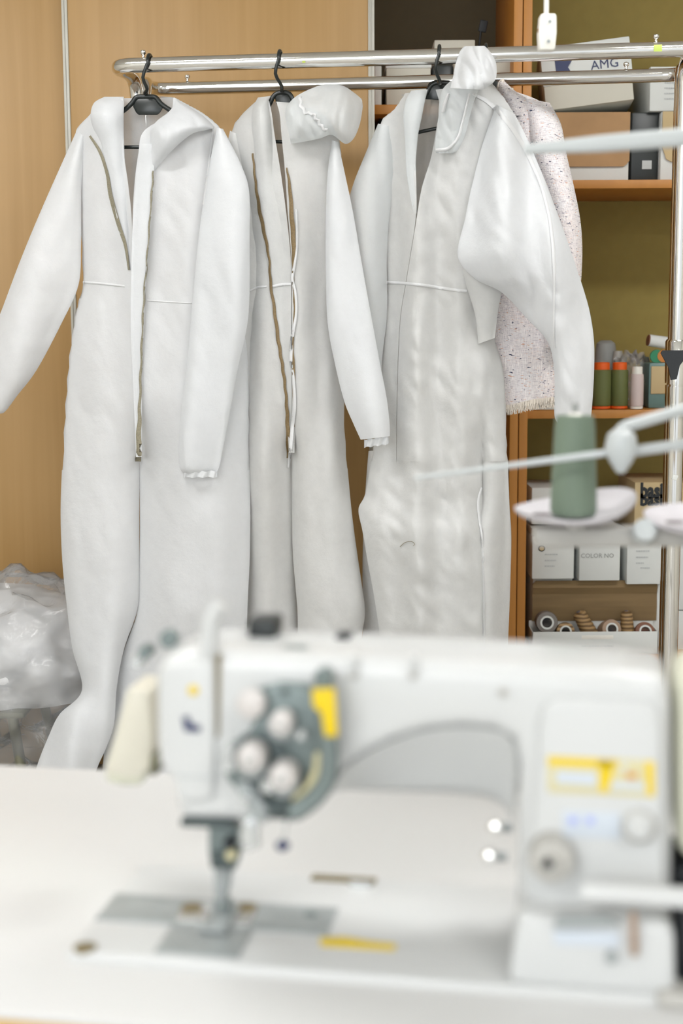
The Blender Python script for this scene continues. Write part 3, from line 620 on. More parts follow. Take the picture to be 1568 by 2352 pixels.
cloth('trouser_leg', [(320, 1080, 574, 1080, .0, 1.1), (321, 1180, 575, 1180, .0, 1.1), (320, 1290, 573, 1290, .0, 1.1), (316, 1400, 568, 1400, .0, 1.1), (283, 1500, 566, 1500, .012, 1), (262, 1600, 560, 1600, .015, 1), (240, 1720, 540, 1720, 0.01, .9), (230, 1850, 520, 1850, 0, .8)], C, g1, .02, .11, .005, 5, 11, 9, 72)
cloth('sleeve', [(176, 300, 200, 318, .0, .6), (138, 384, 188, 420, -.01, .9), (89, 495, 186, 560, -.015, 1), (45, 602, 180, 655, -.02, 1), (-2, 727, 140, 745, -.02, 1), (-40, 820, 84, 850, -.02, 1), (-52, 880, 40, 908, -.02, .9), (-45, 935, 12, 945, -.02, .6), (-42, 950, -4, 950, -.02, .4)], C, g1, .02, .07, .006, 3, 14, 9, 60)
s1 = cloth('sleeve', [(498, 293, 512, 296, -.03, .4), (478, 392, 552, 375, -.05, .8), (464, 482, 572, 440, -.06, .9), (452, 580, 573, 560, -.07, 1), (443, 680, 573, 670, -.07, 1), (436, 760, 567, 750, -.07, 1), (428, 850, 545, 850, -.07, 1), (417, 935, 530, 935, -.07, 1), (410, 1020, 512, 1030, -.07, .9), (412, 1072, 503, 1074, -.07, .8), (424, 1088, 495, 1086, -.07, .5)], C, g1, .02, .06, .005, 3, 15, 9, 60)
# gathered cuff
def cuff(pts, off, parent, amp=.006, label=None, m=None):
    V = []; Fc = []; n = 60; rows = 6; (xl, yl), (xr, yr), hgt = pts
    for j in range(rows):
        for i in range(n):
            ph = 2 * math.pi * i / n; s = (1 - math.cos(ph)) / 2; k = 1 + .10 * math.sin(ph * 9 + j) * (j / rows)
            V.append(PB(xl + (xr - xl) * s, yl + (yr - yl) * s + hgt * j / (rows - 1) + 1.3 * math.sin(s * 21 + j * .4), off - .014 * math.sin(ph) * k + amp * math.sin(ph * 9 + j * .5) * .5))
    for j in range(rows - 1):
        for i in range(n): a = j * n + i; b = j * n + (i + 1) % n; Fc.append([a, b, b + n, a + n])
    return mk('cuff', V, Fc, m or C, parent, True, angle=80)
cuff(((421, 1083), (499, 1082), 14), -.05, g1)
ch1 = cloth('hood', [(344, 322, 352, 396, -.055, .5), (347, 296, 396, 345, -.065, .9), (362, 276, 440, 308, -.06, 1), (386, 258, 476, 298, -.045, 1), (404, 234, 490, 290, -.02, .9), (398, 224, 455, 256, .03, .8), (362, 221, 402, 236, .055, .5)], C, g1, .02, .075, .004, 3, 16, 9, 56, .009, wfr=16)
ch2 = cloth('hood_collar', [(240, 222, 284, 222, .0, .5), (216, 236, 285, 236, -.02, .9), (208, 262, 284, 262, -.035, 1.1), (213, 292, 284, 292, -.035, 1.1), (232, 330, 285, 330, -.04, .7), (248, 400, 288, 400, -.045, .4), (268, 500, 296, 500, -.045, .3), (292, 620, 300, 620, -.045, .2)], C, g1, .02, .06, .004, 2, 17, 9, 48, .004)
ch3 = cloth('placket', [(320, 330, 356, 330, -.05, .4), (311, 430, 352, 430, -.055, .3), (304, 520, 346, 520, -.058, .3), (301, 640, 335, 640, -.058, .25), (300, 760, 330, 760, -.058, .2), (306, 900, 326, 900, -.058, .2), (312, 1050, 326, 1050, -.06, .1)], C, g1, .01, .03, .002, 2, 18, 9, 40, .002)
body1 = [b1_, ch2, ch3, ch1]
ribbon('zip', [(206, 312, 5), (230, 350, 7), (246, 400, 7), (254, 450, 9), (272, 515, 9), (288, 565, 7), (296, 620, 5)], 6, body1, M['zip'], g1, .003)
ribbon('zip', [(352, 392, 4), (349, 440, 5), (343, 520, 4), (337, 600, 4), (331, 680, 5), (327, 760, 5), (324, 840, 6), (321, 920, 6), (319, 990, 11), (318, 1060, 14)], 5, body1, M['zip'], g1, .003, wob=1.2)
ribbon('waist_seam', [(190, 648), (230, 651), (286, 657)], 5, body1, M['seam'], g1, .0015)
ribbon('waist_seam', [(338, 690), (400, 694), (440, 696)], 3, body1, M['seam'], g1, .0012)
ribbon('shoulder_seam', [(490, 290), (482, 360), (466, 470)], 4, [s1] + body1, M['seam'], g1, .0012, fb=-.05)
# ------------------------------------------------------------------ coverall 2
g2 = root('coverall', RK(rx(680), 0, .04), 'middle white coverall with its hood flopped over the right shoulder and two wavy brown zips', 'coverall', 'white coveralls on the garment rack')
C2 = M['cloth2']; o2 = .05
t2 = cloth('torso', [(590, 230, 672, 236, 0, .45, 618, 634), (556, 262, 742, 262, 0, .6, 624, 642), (532, 300, 778, 318, 0, .75, 630, 646), (530, 380, 784, 380, 0, .95, 642, 653), (532, 480, 780, 480, 0, 1, 656, 660), (535, 600, 774, 600, 0, 1, 668, 669), (538, 700, 764, 700, 0, 1, 668, 670),
     (540, 800, 776, 800, 0, 1.1, 668, 670), (545, 880, 790, 890, 0, 1.1, 669, 670), (548, 984, 792, 984, 0, 1.1, 669, 670), (550, 1076, 798, 1076, 0, 1.1, 668, 669)], C2, g2, o2, .11, .006, 6, 21, 10, 130, lobe=(668.5, 900, .9, .9))
cloth('trouser_leg', [(550, 1076, 669, 1076, .0, .99), (552, 1200, 674, 1200, .015, 1.0), (555, 1350, 680, 1350, .03, 1.0), (560, 1480, 686, 1480, .03, 1), (565, 1650, 688, 1650, .03, 1), (570, 1850, 680, 1850, .03, .9)], C2, g2, o2, .11, .006, 6, 21, 9, 64)
cloth('trouser_leg', [(668, 1076, 798, 1076, 0, .99), (670, 1180, 808, 1180, 0, .99), (672, 1270, 820, 1270, 0, .99), (678, 1345, 831, 1345, 0, 1), (683, 1408, 838, 1408, 0, 1), (684, 1480, 829, 1480, 0, 1), (690, 1650, 820, 1650, 0, .9), (700, 1850, 810, 1850, 0, .8)], C2, g2, o2, .11, .006, 6, 21, 9, 64)
cloth('sleeve', [(528, 300, 548, 310, -.01, .5), (508, 400, 578, 400, -.02, .8), (505, 500, 600, 500, -.03, .8), (505, 620, 616, 610, -.03, .8), (500, 700, 612, 690, -.03, .8), (500, 760, 596, 750, -.03, .8), (498, 860, 578, 860, -.03, .8), (492, 1000, 560, 1000, -.03, .7), (490, 1060, 545, 1060, -.03, .4)], C2, g2, o2, .06, .004, 2, 24, 9, 48)
s2 = cloth('sleeve', [(762, 322, 776, 326, -.03, .4), (752, 400, 791, 395, -.05, .8), (748, 500, 811, 490, -.06, .9), (748, 620, 832, 612, -.07, 1), (752, 740, 853, 730, -.08, 1), (768, 832, 870, 822, -.08, 1), (790, 921, 887, 910, -.08, 1), (812, 975, 894, 968, -.08, .9), (828, 1010, 895, 1002, -.08, .7)], C, g2, o2, .065, .005, 3, 25, 9, 60)
cuff(((836, 1010), (892, 1002), 18), o2 - .08, g2)
cloth('hood', [(655, 268, 668, 330, -.07, .5), (658, 246, 700, 325, -.08, .8), (676, 224, 735, 318, -.08, .95), (708, 206, 762, 310, -.06, 1.1), (745, 194, 792, 330, -.03, 1.2), (785, 196, 812, 318, -.01, 1.05), (812, 212, 826, 285, .0, .7), (831, 228, 833, 245, .0, .25)], M['sheer'], g2, o2, .11, .006, 3, 26, 12, 72, .014, wfr=15)
cloth('hood_collar', [(592, 224, 622, 220, -.0, .5), (580, 250, 616, 240, -.02, .9), (578, 290, 622, 280, -.03, .9), (584, 340, 628, 330, -.035, .8), (588, 400, 640, 400, -.04, .5), (600, 520, 656, 520, -.045, .4), (622, 660, 668, 660, -.045, .3), (640, 780, 672, 780, -.045, .25), (655, 900, 676, 900, -.045, .2), (663, 1040, 676, 1040, -.045, .15)], C2, g2, o2, .05, .004, 3, 27, 9, 48, .003)
body2 = [o for o in COL.objects if o.parent == g2]
sn = [(648, 265), (655, 250), (672, 240), (690, 252), (700, 268), (716, 278), (730, 290), (742, 300), (752, 312)]
ribbon('elastic_edge', [(690, 222), (691, 240), (702, 258), (718, 262), (728, 276), (738, 290), (750, 300)], 8, body2, M['seam'], g2, .002, .003, wob=2.0)
ribbon('zip', [(580, 352, 4), (584, 395, 5), (589, 440, 6), (598, 495, 8), (610, 552, 7), (618, 600, 5), (621, 650, 6), (630, 712, 7), (638, 775, 8), (645, 820, 7), (651, 860, 7), (656, 905, 6), (659, 950, 8), (661, 1000, 9), (661, 1052, 6)], 6, body2, M['zipbrown'], g2, .003, wob=.8, label='wavy brown zip')
ribbon('zip', [(658, 385, 3), (665, 430, 7), (670, 500, 10), (674, 560, 10), (674, 610, 7), (673, 640, 4), (676, 680, 6), (676, 720, 4), (672, 800, 4), (674, 850, 7), (674, 920, 4), (674, 980, 5)], 6, body2, M['zipbrown'], g2, .003, wob=.5, label='wavy brown zip')
ribbon('piping', [(680, 480, 5), (682, 560, 5), (676, 610, 6), (671, 640, 7), (678, 672, 6), (680, 720, 6), (670, 780, 8), (668, 830, 7), (674, 870, 6), (676, 930, 8), (670, 990, 8), (666, 1040, 8), (662, 1074, 4)], 6, body2, M['seam'], g2, .004, .002)
ribbon('waist_seam', [(626, 658), (650, 653), (668, 653)], 7, body2, M['seam'], g2)
ribbon('waist_seam', [(574, 668), (590, 660), (612, 658)], 5, body2, M['seam'], g2)
# ------------------------------------------------------------------ coverall 3
g3 = root('coverall', RK(rx(1040), 0, .04), 'right white coverall with its hood slung up over the rail and one puffed sleeve', 'coverall', 'white coveralls on the garment rack')
o3 = .055
t3 = cloth('torso', [(930, 214, 1130, 190, 0, .45, 972, 1000), (905, 250, 1165, 235, 0, .6, 968, 1010), (872, 284, 1186, 280, 0, .75, 962, 1004), (868, 360, 1190, 360, 0, .95, 954, 990), (872, 430, 1188, 440, 0, 1, 956, 968), (878, 500, 1180, 520, 0, 1, 954, 956), (884, 580, 1168, 600, 0, 1, 942, 943),
     (888, 655, 1154, 668, 0, 1, 930, 931), (886, 720, 1140, 712, 0, 1, 920, 921), (880, 790, 1136, 776, 0, 1.05, 915, 916), (870, 880, 1158, 860, 0, 1.1, 912, 913), (862, 985, 1163, 985, 0, 1.1, 910, 911), (852, 1060, 1166, 1060, 0, 1.1, 910, 911)], C2, g3, o3, .11, .006, 6, 31, 10, 140, .008, lobe=(1108, 900, 1, .4), wfr=13)
l3a = cloth('trouser_leg', [(852, 1060, 1108, 1060, 0, 1.1), (838, 1135, 1108, 1130, -.005, 1.1), (823, 1170, 1108, 1180, -.01, 1.1), (832, 1220, 1105, 1230, -.03, 1.1), (846, 1300, 1108, 1300, -.03, 1.1), (862, 1390, 1110, 1390, -.03, 1), (874, 1480, 1110, 1480, -.03, 1), (890, 1650, 1100, 1650, -.03, .9), (900, 1850, 1080, 1850, -.03, .8)], C2, g3, o3, .11, .006, 6, 31, 9, 84, .011, wfr=13)
cloth('trouser_leg', [(1108, 1060, 1166, 1060, 0, .44), (1100, 1160, 1170, 1160, .01, .6), (1060, 1232, 1174, 1232, .02, .9), (1040, 1332, 1172, 1332, .02, 1), (1040, 1415, 1169, 1415, .02, 1), (1040, 1484, 1166, 1484, .02, 1), (1040, 1650, 1160, 1650, .02, .9), (1040, 1850, 1150, 1850, .02, .8)], C2, g3, o3, .11, .006, 6, 31, 9, 56)
cloth('back_flap', [(846, 1036, 900, 1030, .03, .8), (840, 1110, 900, 1110, .03, .8), (834, 1220, 900, 1220, .03, .8), (832, 1330, 900, 1330, .03, .8), (834, 1430, 900, 1430, .03, .8), (831, 1500, 900, 1500, .03, .8), (836, 1700, 900, 1700, .03, .7)], C2, g3, o3 + .02, .05, .003, 2, 34, 9, 40)
cloth('sleeve', [(868, 284, 900, 290, -.0, .5), (838, 355, 906, 370, -.01, .8), (812, 420, 900, 450, -.01, .9), (800, 470, 892, 520, -.01, 1), (796, 560, 888, 600, -.01, 1), (798, 640, 889, 655, -.01, 1), (806, 740, 888, 730, -.01, .9), (816, 830, 878, 820, -.01, .8), (826, 930, 872, 920, -.01, .7), (834, 990, 868, 985, -.01, .5)], M['sheer'], g3, o3, .07, .004, 3, 35, 9, 56)
s3 = cloth('sleeve', [(1140, 240, 1182, 262, -.03, .5), (1108, 330, 1214, 326, -.05, .8), (1084, 424, 1250, 410, -.07, 1), (1067, 505, 1280, 490, -.09, 1.15), (1051, 588, 1305, 560, -.10, 1.2), (1090, 640, 1325, 620, -.09, 1.1), (1152, 672, 1341, 668, -.08, .95), (1212, 734, 1355, 720, -.07, .85), (1258, 786, 1364, 785, -.07, .8), (1272, 850, 1364, 855, -.07, .8), (1273, 915, 1360, 925, -.07, .7), (1274, 960, 1356, 965, -.07, .5), (1290, 982, 1352, 992, -.07, .25)], C, g3, o3, .10, .007, 4, 36, 9, 84, .008, wfr=12)
u3 = cloth('sleeve_gusset', [(1060, 600, 1100, 600, -.06, .5), (1066, 640, 1130, 640, -.06, .7), (1078, 680, 1150, 668, -.055, .7), (1092, 730, 1144, 712, -.05, .6), (1098, 790, 1136, 776, -.045, .4)], C2, g3, o3, .05, .003, 2, 37, 9, 40)
cloth('hood', [(1066, 106, 1112, 105, -.0, .45), (1056, 118, 1124, 117, -.0, .75), (1046, 146, 1138, 142, -.01, 1.0), (1040, 176, 1140, 172, -.02, 1.0), (1036, 190, 1132, 190, -.03, .85), (1034, 202, 1108, 206, -.035, .7)], M['cloth'], g3, -.028, .09, .006, 3, 38, 14, 84, .019, wfr=17)
hc = cloth('hood_collar', [(1034, 186, 1110, 190, -.05, .7), (1016, 206, 1096, 214, -.06, .9), (1008, 240, 1086, 240, -.06, .8), (1006, 280, 1078, 270, -.06, .6), (1000, 318, 1066, 315, -.055, .45), (999, 345, 1050, 345, -.05, .3), (1004, 352, 1036, 352, -.05, .2)], M['sheer'], g3, o3 - .01, .075, .005, 3, 39, 12, 64, .012, wfr=18)
lc = cloth('hood_collar', [(944, 208, 982, 205, -.01, .5), (930, 235, 975, 235, -.03, .7), (926, 270, 968, 270, -.04, .7), (930, 320, 960, 310, -.045, .5), (932, 380, 955, 370, -.05, .3), (938, 430, 956, 430, -.052, .2), (950, 490, 957, 490, -.052, .1)], M['sheer'], g3, o3 - .01, .05, .003, 2, 40, 9, 40, .003)
body3 = [t3, hc, lc, s3, l3a, u3]
ribbon('waist_seam', [(886, 648), (930, 651), (980, 656), (1030, 664), (1072, 669)], 7, body3, M['seam'], g3, .002)
ribbon('hood_cord', [(1078, 214, 6), (1072, 240, 6), (1062, 280, 6), (1052, 315, 7), (1030, 340, 8), (1000, 345, 8)], 7, body3, M['seam'], g3, .004, .003)
ribbon('hood_cord', [(1030, 215, 6), (1022, 235, 8), (1017, 258, 8)], 7, body3, M['seam'], g3, .004, .003)
ribbon('sleeve_seam', [(1085, 216, 5), (1118, 232, 9), (1150, 262, 10), (1180, 300, 10), (1210, 350, 9), (1240, 420, 7), (1262, 500, 7), (1272, 600, 8), (1271, 745, 4), (1273, 800, 3)], 8, body3, M['seam'], g3, .002, .001)
ribbon('loose_hair', [(918, 1256, 1.6), (930, 1246, 1.4), (945, 1244, 1.4), (952, 1250, 1.2), (948, 1254, 1.0)], 1.4, body3, M['zip'], g3, .004, .0005, label='stray curled thread on the fabric')
ribbon('leg_crease', [(1106, 1120, 4), (1098, 1160, 6), (1108, 1250, 5), (1110, 1330, 4), (1112, 1480, 4)], 5, body3, M['seam'], g3, .002, .003)
# ------------------------------------------------------------------ tweed jacket
gj = root('tweed_jacket', RK(rx(1210), .14, .9), 'cream and pink speckled tweed jacket with frayed hem behind the right coverall', 'jacket')
oj = .145; TW = M['tweed']
cloth('jacket_body', [(1090, 222, 1190, 212, 0, .5), (1070, 240, 1250, 240, 0, .75), (1060, 300, 1280, 300, 0, .9), (1064, 420, 1284, 420, 0, 1), (1070, 560, 1284, 560, 0, 1), (1072, 700, 1282, 700, 0, 1), (1070, 820, 1284, 810, 0, 1), (1070, 938, 1290, 922, 0, 1)], TW, gj, oj, .10, .005, 5, 51, 10, 84, .004)
cloth('sleeve', [(1190, 222, 1262, 236, -.0, .6), (1205, 262, 1288, 285, -.01, .9), (1215, 340, 1300, 350, -.02, 1), (1228, 430, 1318, 430, -.02, 1), (1240, 520, 1333, 510, -.02, 1), (1250, 600, 1337, 590, -.02, 1), (1252, 700, 1330, 690, -.02, .9), (1250, 800, 1315, 790, -.02, .8)], TW, gj, oj - .01, .10, .006, 3, 52, 9, 56, .004)
cl = cloth('collar', [(1142, 190, 1156, 184, -.03, .5), (1140, 208, 1182, 208, -.035, .8), (1150, 232, 1215, 232, -.035, .6), (1170, 262, 1222, 270, -.03, .4)], TW, gj, oj, .06, .003, 2, 53, 9, 40)
def fringe(path, off, length, n, parent, seed):
    rnd = random.Random(seed); b = bmesh.new(); P = catmull([list(p) for p in path], 20)
    for k in range(n):
        q = rnd.random() * (len(P) - 1); i = int(q); f = q - i; u = P[i][0] * (1 - f) + P[min(i + 1, len(P) - 1)][0] * f; v = P[i][1] * (1 - f) + P[min(i + 1, len(P) - 1)][1] * f
        L = length * rnd.uniform(.5, 1.1); dx = rnd.uniform(-5, 5); o = off + rnd.uniform(-.006, .006)
        tubebm([PB(u, v - 3, o), PB(u + dx * .3, v + L * .5, o - rnd.uniform(0, .006)), PB(u + dx, v + L, o + rnd.uniform(-.004, .004))], .0009, 4, True, b)
    o = mkbm('fringe', b, M['fringe'], parent); o['kind'] = 'stuff'; o['label'] = 'frayed cream threads'; return o
fringe([(1150, 934), (1180, 930), (1215, 922), (1240, 918), (1280, 914)], oj - .045, 20, 420, gj, 1)
fringe([(1142, 206), (1146, 190), (1156, 184), (1160, 196), (1178, 206)], oj - .045, 12, 90, gj, 2)
# ------------------------------------------------------------------ plastic wrapped bundle on a stool, lower left
sp = PY(40, 1600, 3.45)
st = root('low_stool', Vector((sp.x, 3.5, 0)), 'low metal stool under the plastic wrapped bundle, one olive leg showing', 'stool')
zs = .30; cx = PY(-22, 1600, 3.45).x
box('seat', (cx - .11, 3.33, zs - .016), (cx + .11, 3.67, zs), M['olive'], st, .006)
for sx in (-1, 1):
    for sy in (-1, 1):
        tube('leg', [(cx + sx * .078, 3.5 + sy * .155, zs - .014), (cx + sx * .125, 3.5 + sy * .19, 0)], .013, M['olive'], st)
o = blob('folded_garments', (sp.x - .04, 3.54, zs + .085), (.25, .235, .175), .18, 1.9, 5.0, M['seam'], zcut=zs + .001); tag(o, 'folded white garments packed inside the clear plastic at the lower left', 'clothes')
o = blob('plastic_wrap', (sp.x + .0, 3.50, zs + .045), (.30, .21, .265), .24, 2.1, 9.1, M['film'], sub=5); tag(o, 'crumpled clear plastic wrap around the folded garments at the lower left', 'plastic wrap')
# ------------------------------------------------------------------ pendant switch
pp = PY(1254, 75, 2.45); k = 2.45 / F
r = root('pendant_switch', pp, 'white inline cord switch hanging from the ceiling in front of the rail', 'switch')
V = [];  prof = [(-19, 4), (-17, 36), (-15, 40), (15, 40), (18, 36), (21, 2), (20, -34), (17, -38), (-12, -38), (-16, -34)]
def sw(prof, y0, y1, name, m):
    n = len(prof); b = bmesh.new(); vs = [b.verts.new(pp + Vector((x * k, y, -z * k))) for y in (y0, y1) for x, z in prof]
    b.faces.new(vs[:n]); b.faces.new(vs[n:])
    for i in range(n): b.faces.new((vs[i], vs[(i + 1) % n], vs[n + (i + 1) % n], vs[n + i]))
    bmesh.ops.recalc_face_normals(b, faces=b.faces); bevel(b, .002, 3); return mkbm(name, b, m, r)
sw(prof, -.012, .012, 'switch_body', M['wplastic'])
sw([(-21, -8), (-21, 2), (-12, 2), (-12, -8)], -.010, -.004, 'rocker', M['t_beige'])
for u, v in ((1260, 53), (1257, 98)): rev('screw', [(.0028, 0), (.0028, .001), (.001, .0012)], PY(u, v, 2.45) + Vector((0, -.0125, 0)), (0, -1, 0), M['steel'], r, 12)
tube('cord', [PY(1254, 40, 2.45), Vector((pp.x - .0, 2.45, 2.2)), Vector((pp.x, 2.45, 2.75))], .0042, M['wplastic'], r)
#PART3
# ------------------------------------------------------------------ sewing table
TT = .76; TM = math.radians(10.0); mx = Vector((math.cos(TM), -math.sin(TM), 0)); my = Vector((math.sin(TM), math.cos(TM), 0))
q0 = PZ(0, 1756, TT); q1 = PZ(0, 2326, TT)
yr_ = q0.dot(my); yf_ = q1.dot(my); xl_ = PZ(150, 2190, TT).dot(mx) - .34; xr_ = xl_ + 1.22
def TP(a, b, z): return mx * a + my * b + Vector((0, 0, z))
rotM = Matrix.Rotation(-TM, 4, 'Z')
tb = root('sewing_table', TP((xl_ + xr_) / 2, (yf_ + yr_) / 2, 0), 'white laminate sewing table with yellow wood edge in the foreground', 'table')
mkbm('tabletop', bmbox((xl_, yf_, TT - .006), (xr_, yr_, TT), .002, 2, rotM), M['table'], tb)
mkbm('wooden_core', bmbox((xl_ + .001, yf_ + .001, TT - .042), (xr_ - .001, yr_ - .001, TT - .006), .002, 2, rotM), M['tedge'], tb, label='yellow wooden table edge')
for a in (xl_ + .10, xr_ - .10):
    bm = bmesh.new()
    bmbox((a - .03, (yf_ + yr_) / 2 - .02, .05), (a + .03, (yf_ + yr_) / 2 + .02, TT - .042), .004, bm=bm, mtx=rotM); bmbox((a - .03, yf_ + .04, 0), (a + .03, yr_ - .04, .05), .006, bm=bm, mtx=rotM); bmbox((a - .03, yf_ + .06, TT - .06), (a + .03, yr_ - .06, TT - .043), .002, bm=bm, mtx=rotM)
    mkbm('leg_frame', bm, M['greyp'], tb)
mkbm('crossbar', bmbox((xl_ + .1, (yf_ + yr_) / 2 - .015, .22), (xr_ - .1, (yf_ + yr_) / 2 + .015, .26), .003, 2, rotM), M['greyp'], tb)
# ------------------------------------------------------------------ sewing machine
ZM = TT + .007; MO = PZ(150, 2188, ZM); MO0 = Vector((MO.x, MO.y, 0))
sm = root('sewing_machine', Vector((MO.x + .25, MO.y + .05, TT)), 'white industrial twin needle sewing machine standing on the white table in the foreground', 'sewing machine')
def ML(u, v, y): return onplane(u, v, MO0 + my * y, my)          # pixel -> point of the machine's vertical plane at depth y
def MB(u, v, z=ZM): return PZ(u, v, z)                            # pixel -> point of the bed surface
def MLxz(u, v, y): p = ML(u, v, y) - MO0; return p.dot(mx), p.z
def MW(x, y, z): return MO0 + mx * x + my * y + EZW * z
def prism(name, pts, y, depth, m, bv=.003, parent=None, seg=3, label=None, rnd=0, bm=None):
    P = [Vector((*MLxz(u, v, y), 0)) for u, v in pts]
    if rnd:
        Q = []
        for i in range(len(P)):
            a, b, c = P[i - 1], P[i], P[(i + 1) % len(P)]; rr = min(rnd, (a - b).length * .45, (c - b).length * .45)
            p = b + (a - b).normalized() * rr; q = b + (c - b).normalized() * rr
            for k in range(5): t = k / 4; Q.append(p * (1 - t) ** 2 + b * 2 * t * (1 - t) + q * t * t)
        P = Q
    n = len(P); b = bmesh.new(); vs = [b.verts.new(MW(p.x, y + d, p.y)) for d in (0, depth) for p in P]
    b.faces.new(vs[:n]); b.faces.new(vs[n:])
    for i in range(n): b.faces.new((vs[i], vs[(i + 1) % n], vs[n + (i + 1) % n], vs[n + i]))
    bmesh.ops.recalc_face_normals(b, faces=b.faces)
    if bv:
        es = [e for e in b.edges if len(e.link_faces) == 2 and any(len(f.verts) > 4 or n <= 4 for f in e.link_faces) and e.calc_face_angle(0) > math.radians(50)]
        bmesh.ops.bevel(b, geom=es, offset=bv, segments=seg, profile=.5, affect='EDGES', clamp_overlap=True)
    return mkbm(name, b, m, parent if parent is not None else sm, label=label, angle=50)
def disc(name, u, v, r, y, h, m, parent=None, prof=None, label=None, seg=28):
    """round thing whose face looks along -my at depth y (front face), h thick, r in pixels"""
    c = ML(u, v, y); R = r / F * (c - EYE).dot(FW)
    pr = prof or [(.0, 0), (.92, 0), (1, .12), (1, 1), (0, 1)]
    return rev(name, [(R * a, h * b) for a, b in pr], c, my, m, parent if parent is not None else sm, seg, label)
YA = .040; AD = .095      # front plane and thickness of the arm
# bed
BL = PZ(1575, 2290, ZM); bedL = (BL - MO0).dot(mx); bedD = .180
def bedbox(x0, y0, x1, y1, z0, z1, bv, nm, m, lab=None):
    mt = Matrix.Translation(MO0) @ Matrix.Rotation(-TM, 4, 'Z'); return mkbm(nm, bmbox((x0, y0, z0), (x1, y1, z1), bv, 3, mt), m, sm, label=lab)
bedbox(0, 0, bedL, bedD, TT - .03, ZM, .004, 'bed', M['machine2'])
def bedpoly(name, pts, z0, z1, m, bv=.0006, label=None):
    P = [MB(u, v, z1) for u, v in pts]; n = len(P); b = bmesh.new(); vs = [b.verts.new(Vector((p.x, p.y, z))) for z in (z1, z0) for p in P]
    b.faces.new(vs[:n]); b.faces.new(vs[n:])
    for i in range(n): b.faces.new((vs[i], vs[(i + 1) % n], vs[n + (i + 1) % n], vs[n + i]))
    bmesh.ops.recalc_face_normals(b, faces=b.faces); bevel(b, bv, 1); return mkbm(name, b, m, sm, label=label)
def onbed(x, y, w, d, nm, m, h=.0015, bv=.0004, lab=None): return bedbox(x, y, x + w, y + d, ZM - .001, ZM + h, bv, nm, m, lab)
def bxy(u, v): p = MB(u, v) - MO0; return p.dot(mx), p.dot(my)
xa0, ya0 = bxy(200, 2112); xa1, ya1 = bxy(742, 2128); _, ya2 = bxy(232, 2052)
onbed(max(xa0, .002), ya0, xa1 - xa0, ya2 - ya0, 'slide_plate', M['steel'], lab='grey steel slide plate')
xb0, yb0 = bxy(352, 2190); xb1, _ = bxy(548, 2200)
onbed(xb0, max(yb0, .002), xb1 - xb0, ya0 - max(yb0, .002) - .0005, 'front_plate', M['steel'], lab='grey steel front plate')
xn, yn = bxy(503, 2098)
onbed(xn - .030, yn - .022, .060, .038, 'needle_plate', M['satin'], .0022)
for du, lab in ((-62, 'l'), (62, 'r')):
    x, y = bxy(503 + du, 2092); rev('plate_screw_hole', [(.009, 0), (.009, .0008), (.002, .0009)], MW(x, y, ZM + .0024), EZW, M['slot'], sm, 18)
for u, v in ((713, 2105),):
    x, y = bxy(u, v); rev('bed_screw', [(.005, 0), (.005, .001), (.002, .0012)], MW(x, y, ZM + .001), EZW, M['gsteel'], sm, 16)
bedpoly('caution_strip', [(734, 2153), (736, 2170), (906, 2180), (910, 2168), (850, 2162), (795, 2152)], ZM, ZM + .0012, M['yellow'], .0003, 'yellow caution strip on the bed')
x, y = bxy(158, 2172); rev('hinge_cap', [(.009, -.004), (.009, .001), (.003, .002)], MW(.012, .010, ZM), EZW, M['slot'], sm, 16)
x0, y0 = bxy(712, 2022); x1, _ = bxy(862, 2030)
onbed(x0, y0, x1 - x0, .012, 'oil_gauge', M['slot'], .0012, lab='brown slot in the bed'); onbed(x0 + (x1 - x0) * .62, y0 - .007, (x1 - x0) * .34, .0065, 'gauge_glint_cap', M['satin'], .003)
# main casting: head, arm and pillar in one C shape
out = [(352, 1545), (372, 1512), (430, 1497), (520, 1500), (800, 1512), (1100, 1526), (1400, 1545), (1508, 1556), (1532, 1575), (1540, 1640), (1545, 2255), (1262, 2245), (1195, 2235), (1182, 2160), (1188, 1960), (1188, 1760), (1172, 1700), (1130, 1680), (1060, 1674), (980, 1682), (900, 1706), (840, 1735), (795, 1768), (760, 1815), (720, 1850), (640, 1888), (560, 1893), (415, 1890), (402, 1860), (394, 1795), (360, 1765), (352, 1700)]
prism('arm_casting', out, YA, AD, M['machine'], .016, seg=5)
# the arm's lower flank, leaning back under the curve
up = [(1190, 1760), (1172, 1700), (1130, 1680), (1060, 1674), (980, 1682), (900, 1706), (840, 1735), (795, 1768), (770, 1802)]
lo = [(1176, 1905), (1162, 1858), (1118, 1832), (1050, 1822), (980, 1820), (900, 1818), (840, 1816), (795, 1815), (760, 1822)]
U = catmull([list(p) for p in up], 4); W = catmull([list(p) for p in lo], 4); V = []; Fc = []; K = 6
for (a, b), (c, d) in zip(U, W):
    for k in range(K + 1):
        t = k / K; yy = YA + .004 + .046 * t; pa = ML(a, b - 4, YA + .004) - MO0; pc = ML(c, d, YA + .050) - MO0
        V.append(MW(pa.dot(mx) * (1 - t) + pc.dot(mx) * t, yy, pa.z * (1 - t) + pc.z * t))
    V.append(MW(pc.dot(mx), YA + AD - .004, pc.z)); V.append(MW(pa.dot(mx), YA + AD - .004, pa.z + .002))
S = K + 3
for i in range(len(U) - 1):
    for k in range(S): a = i * S + k; b = i * S + (k + 1) % S; Fc.append([a, b, b + S, a + S])
Fc += [list(range(S)), list(range((len(U) - 1) * S, len(U) * S))]
mk('arm_flank', V, Fc, M['machine2'], sm, angle=60)
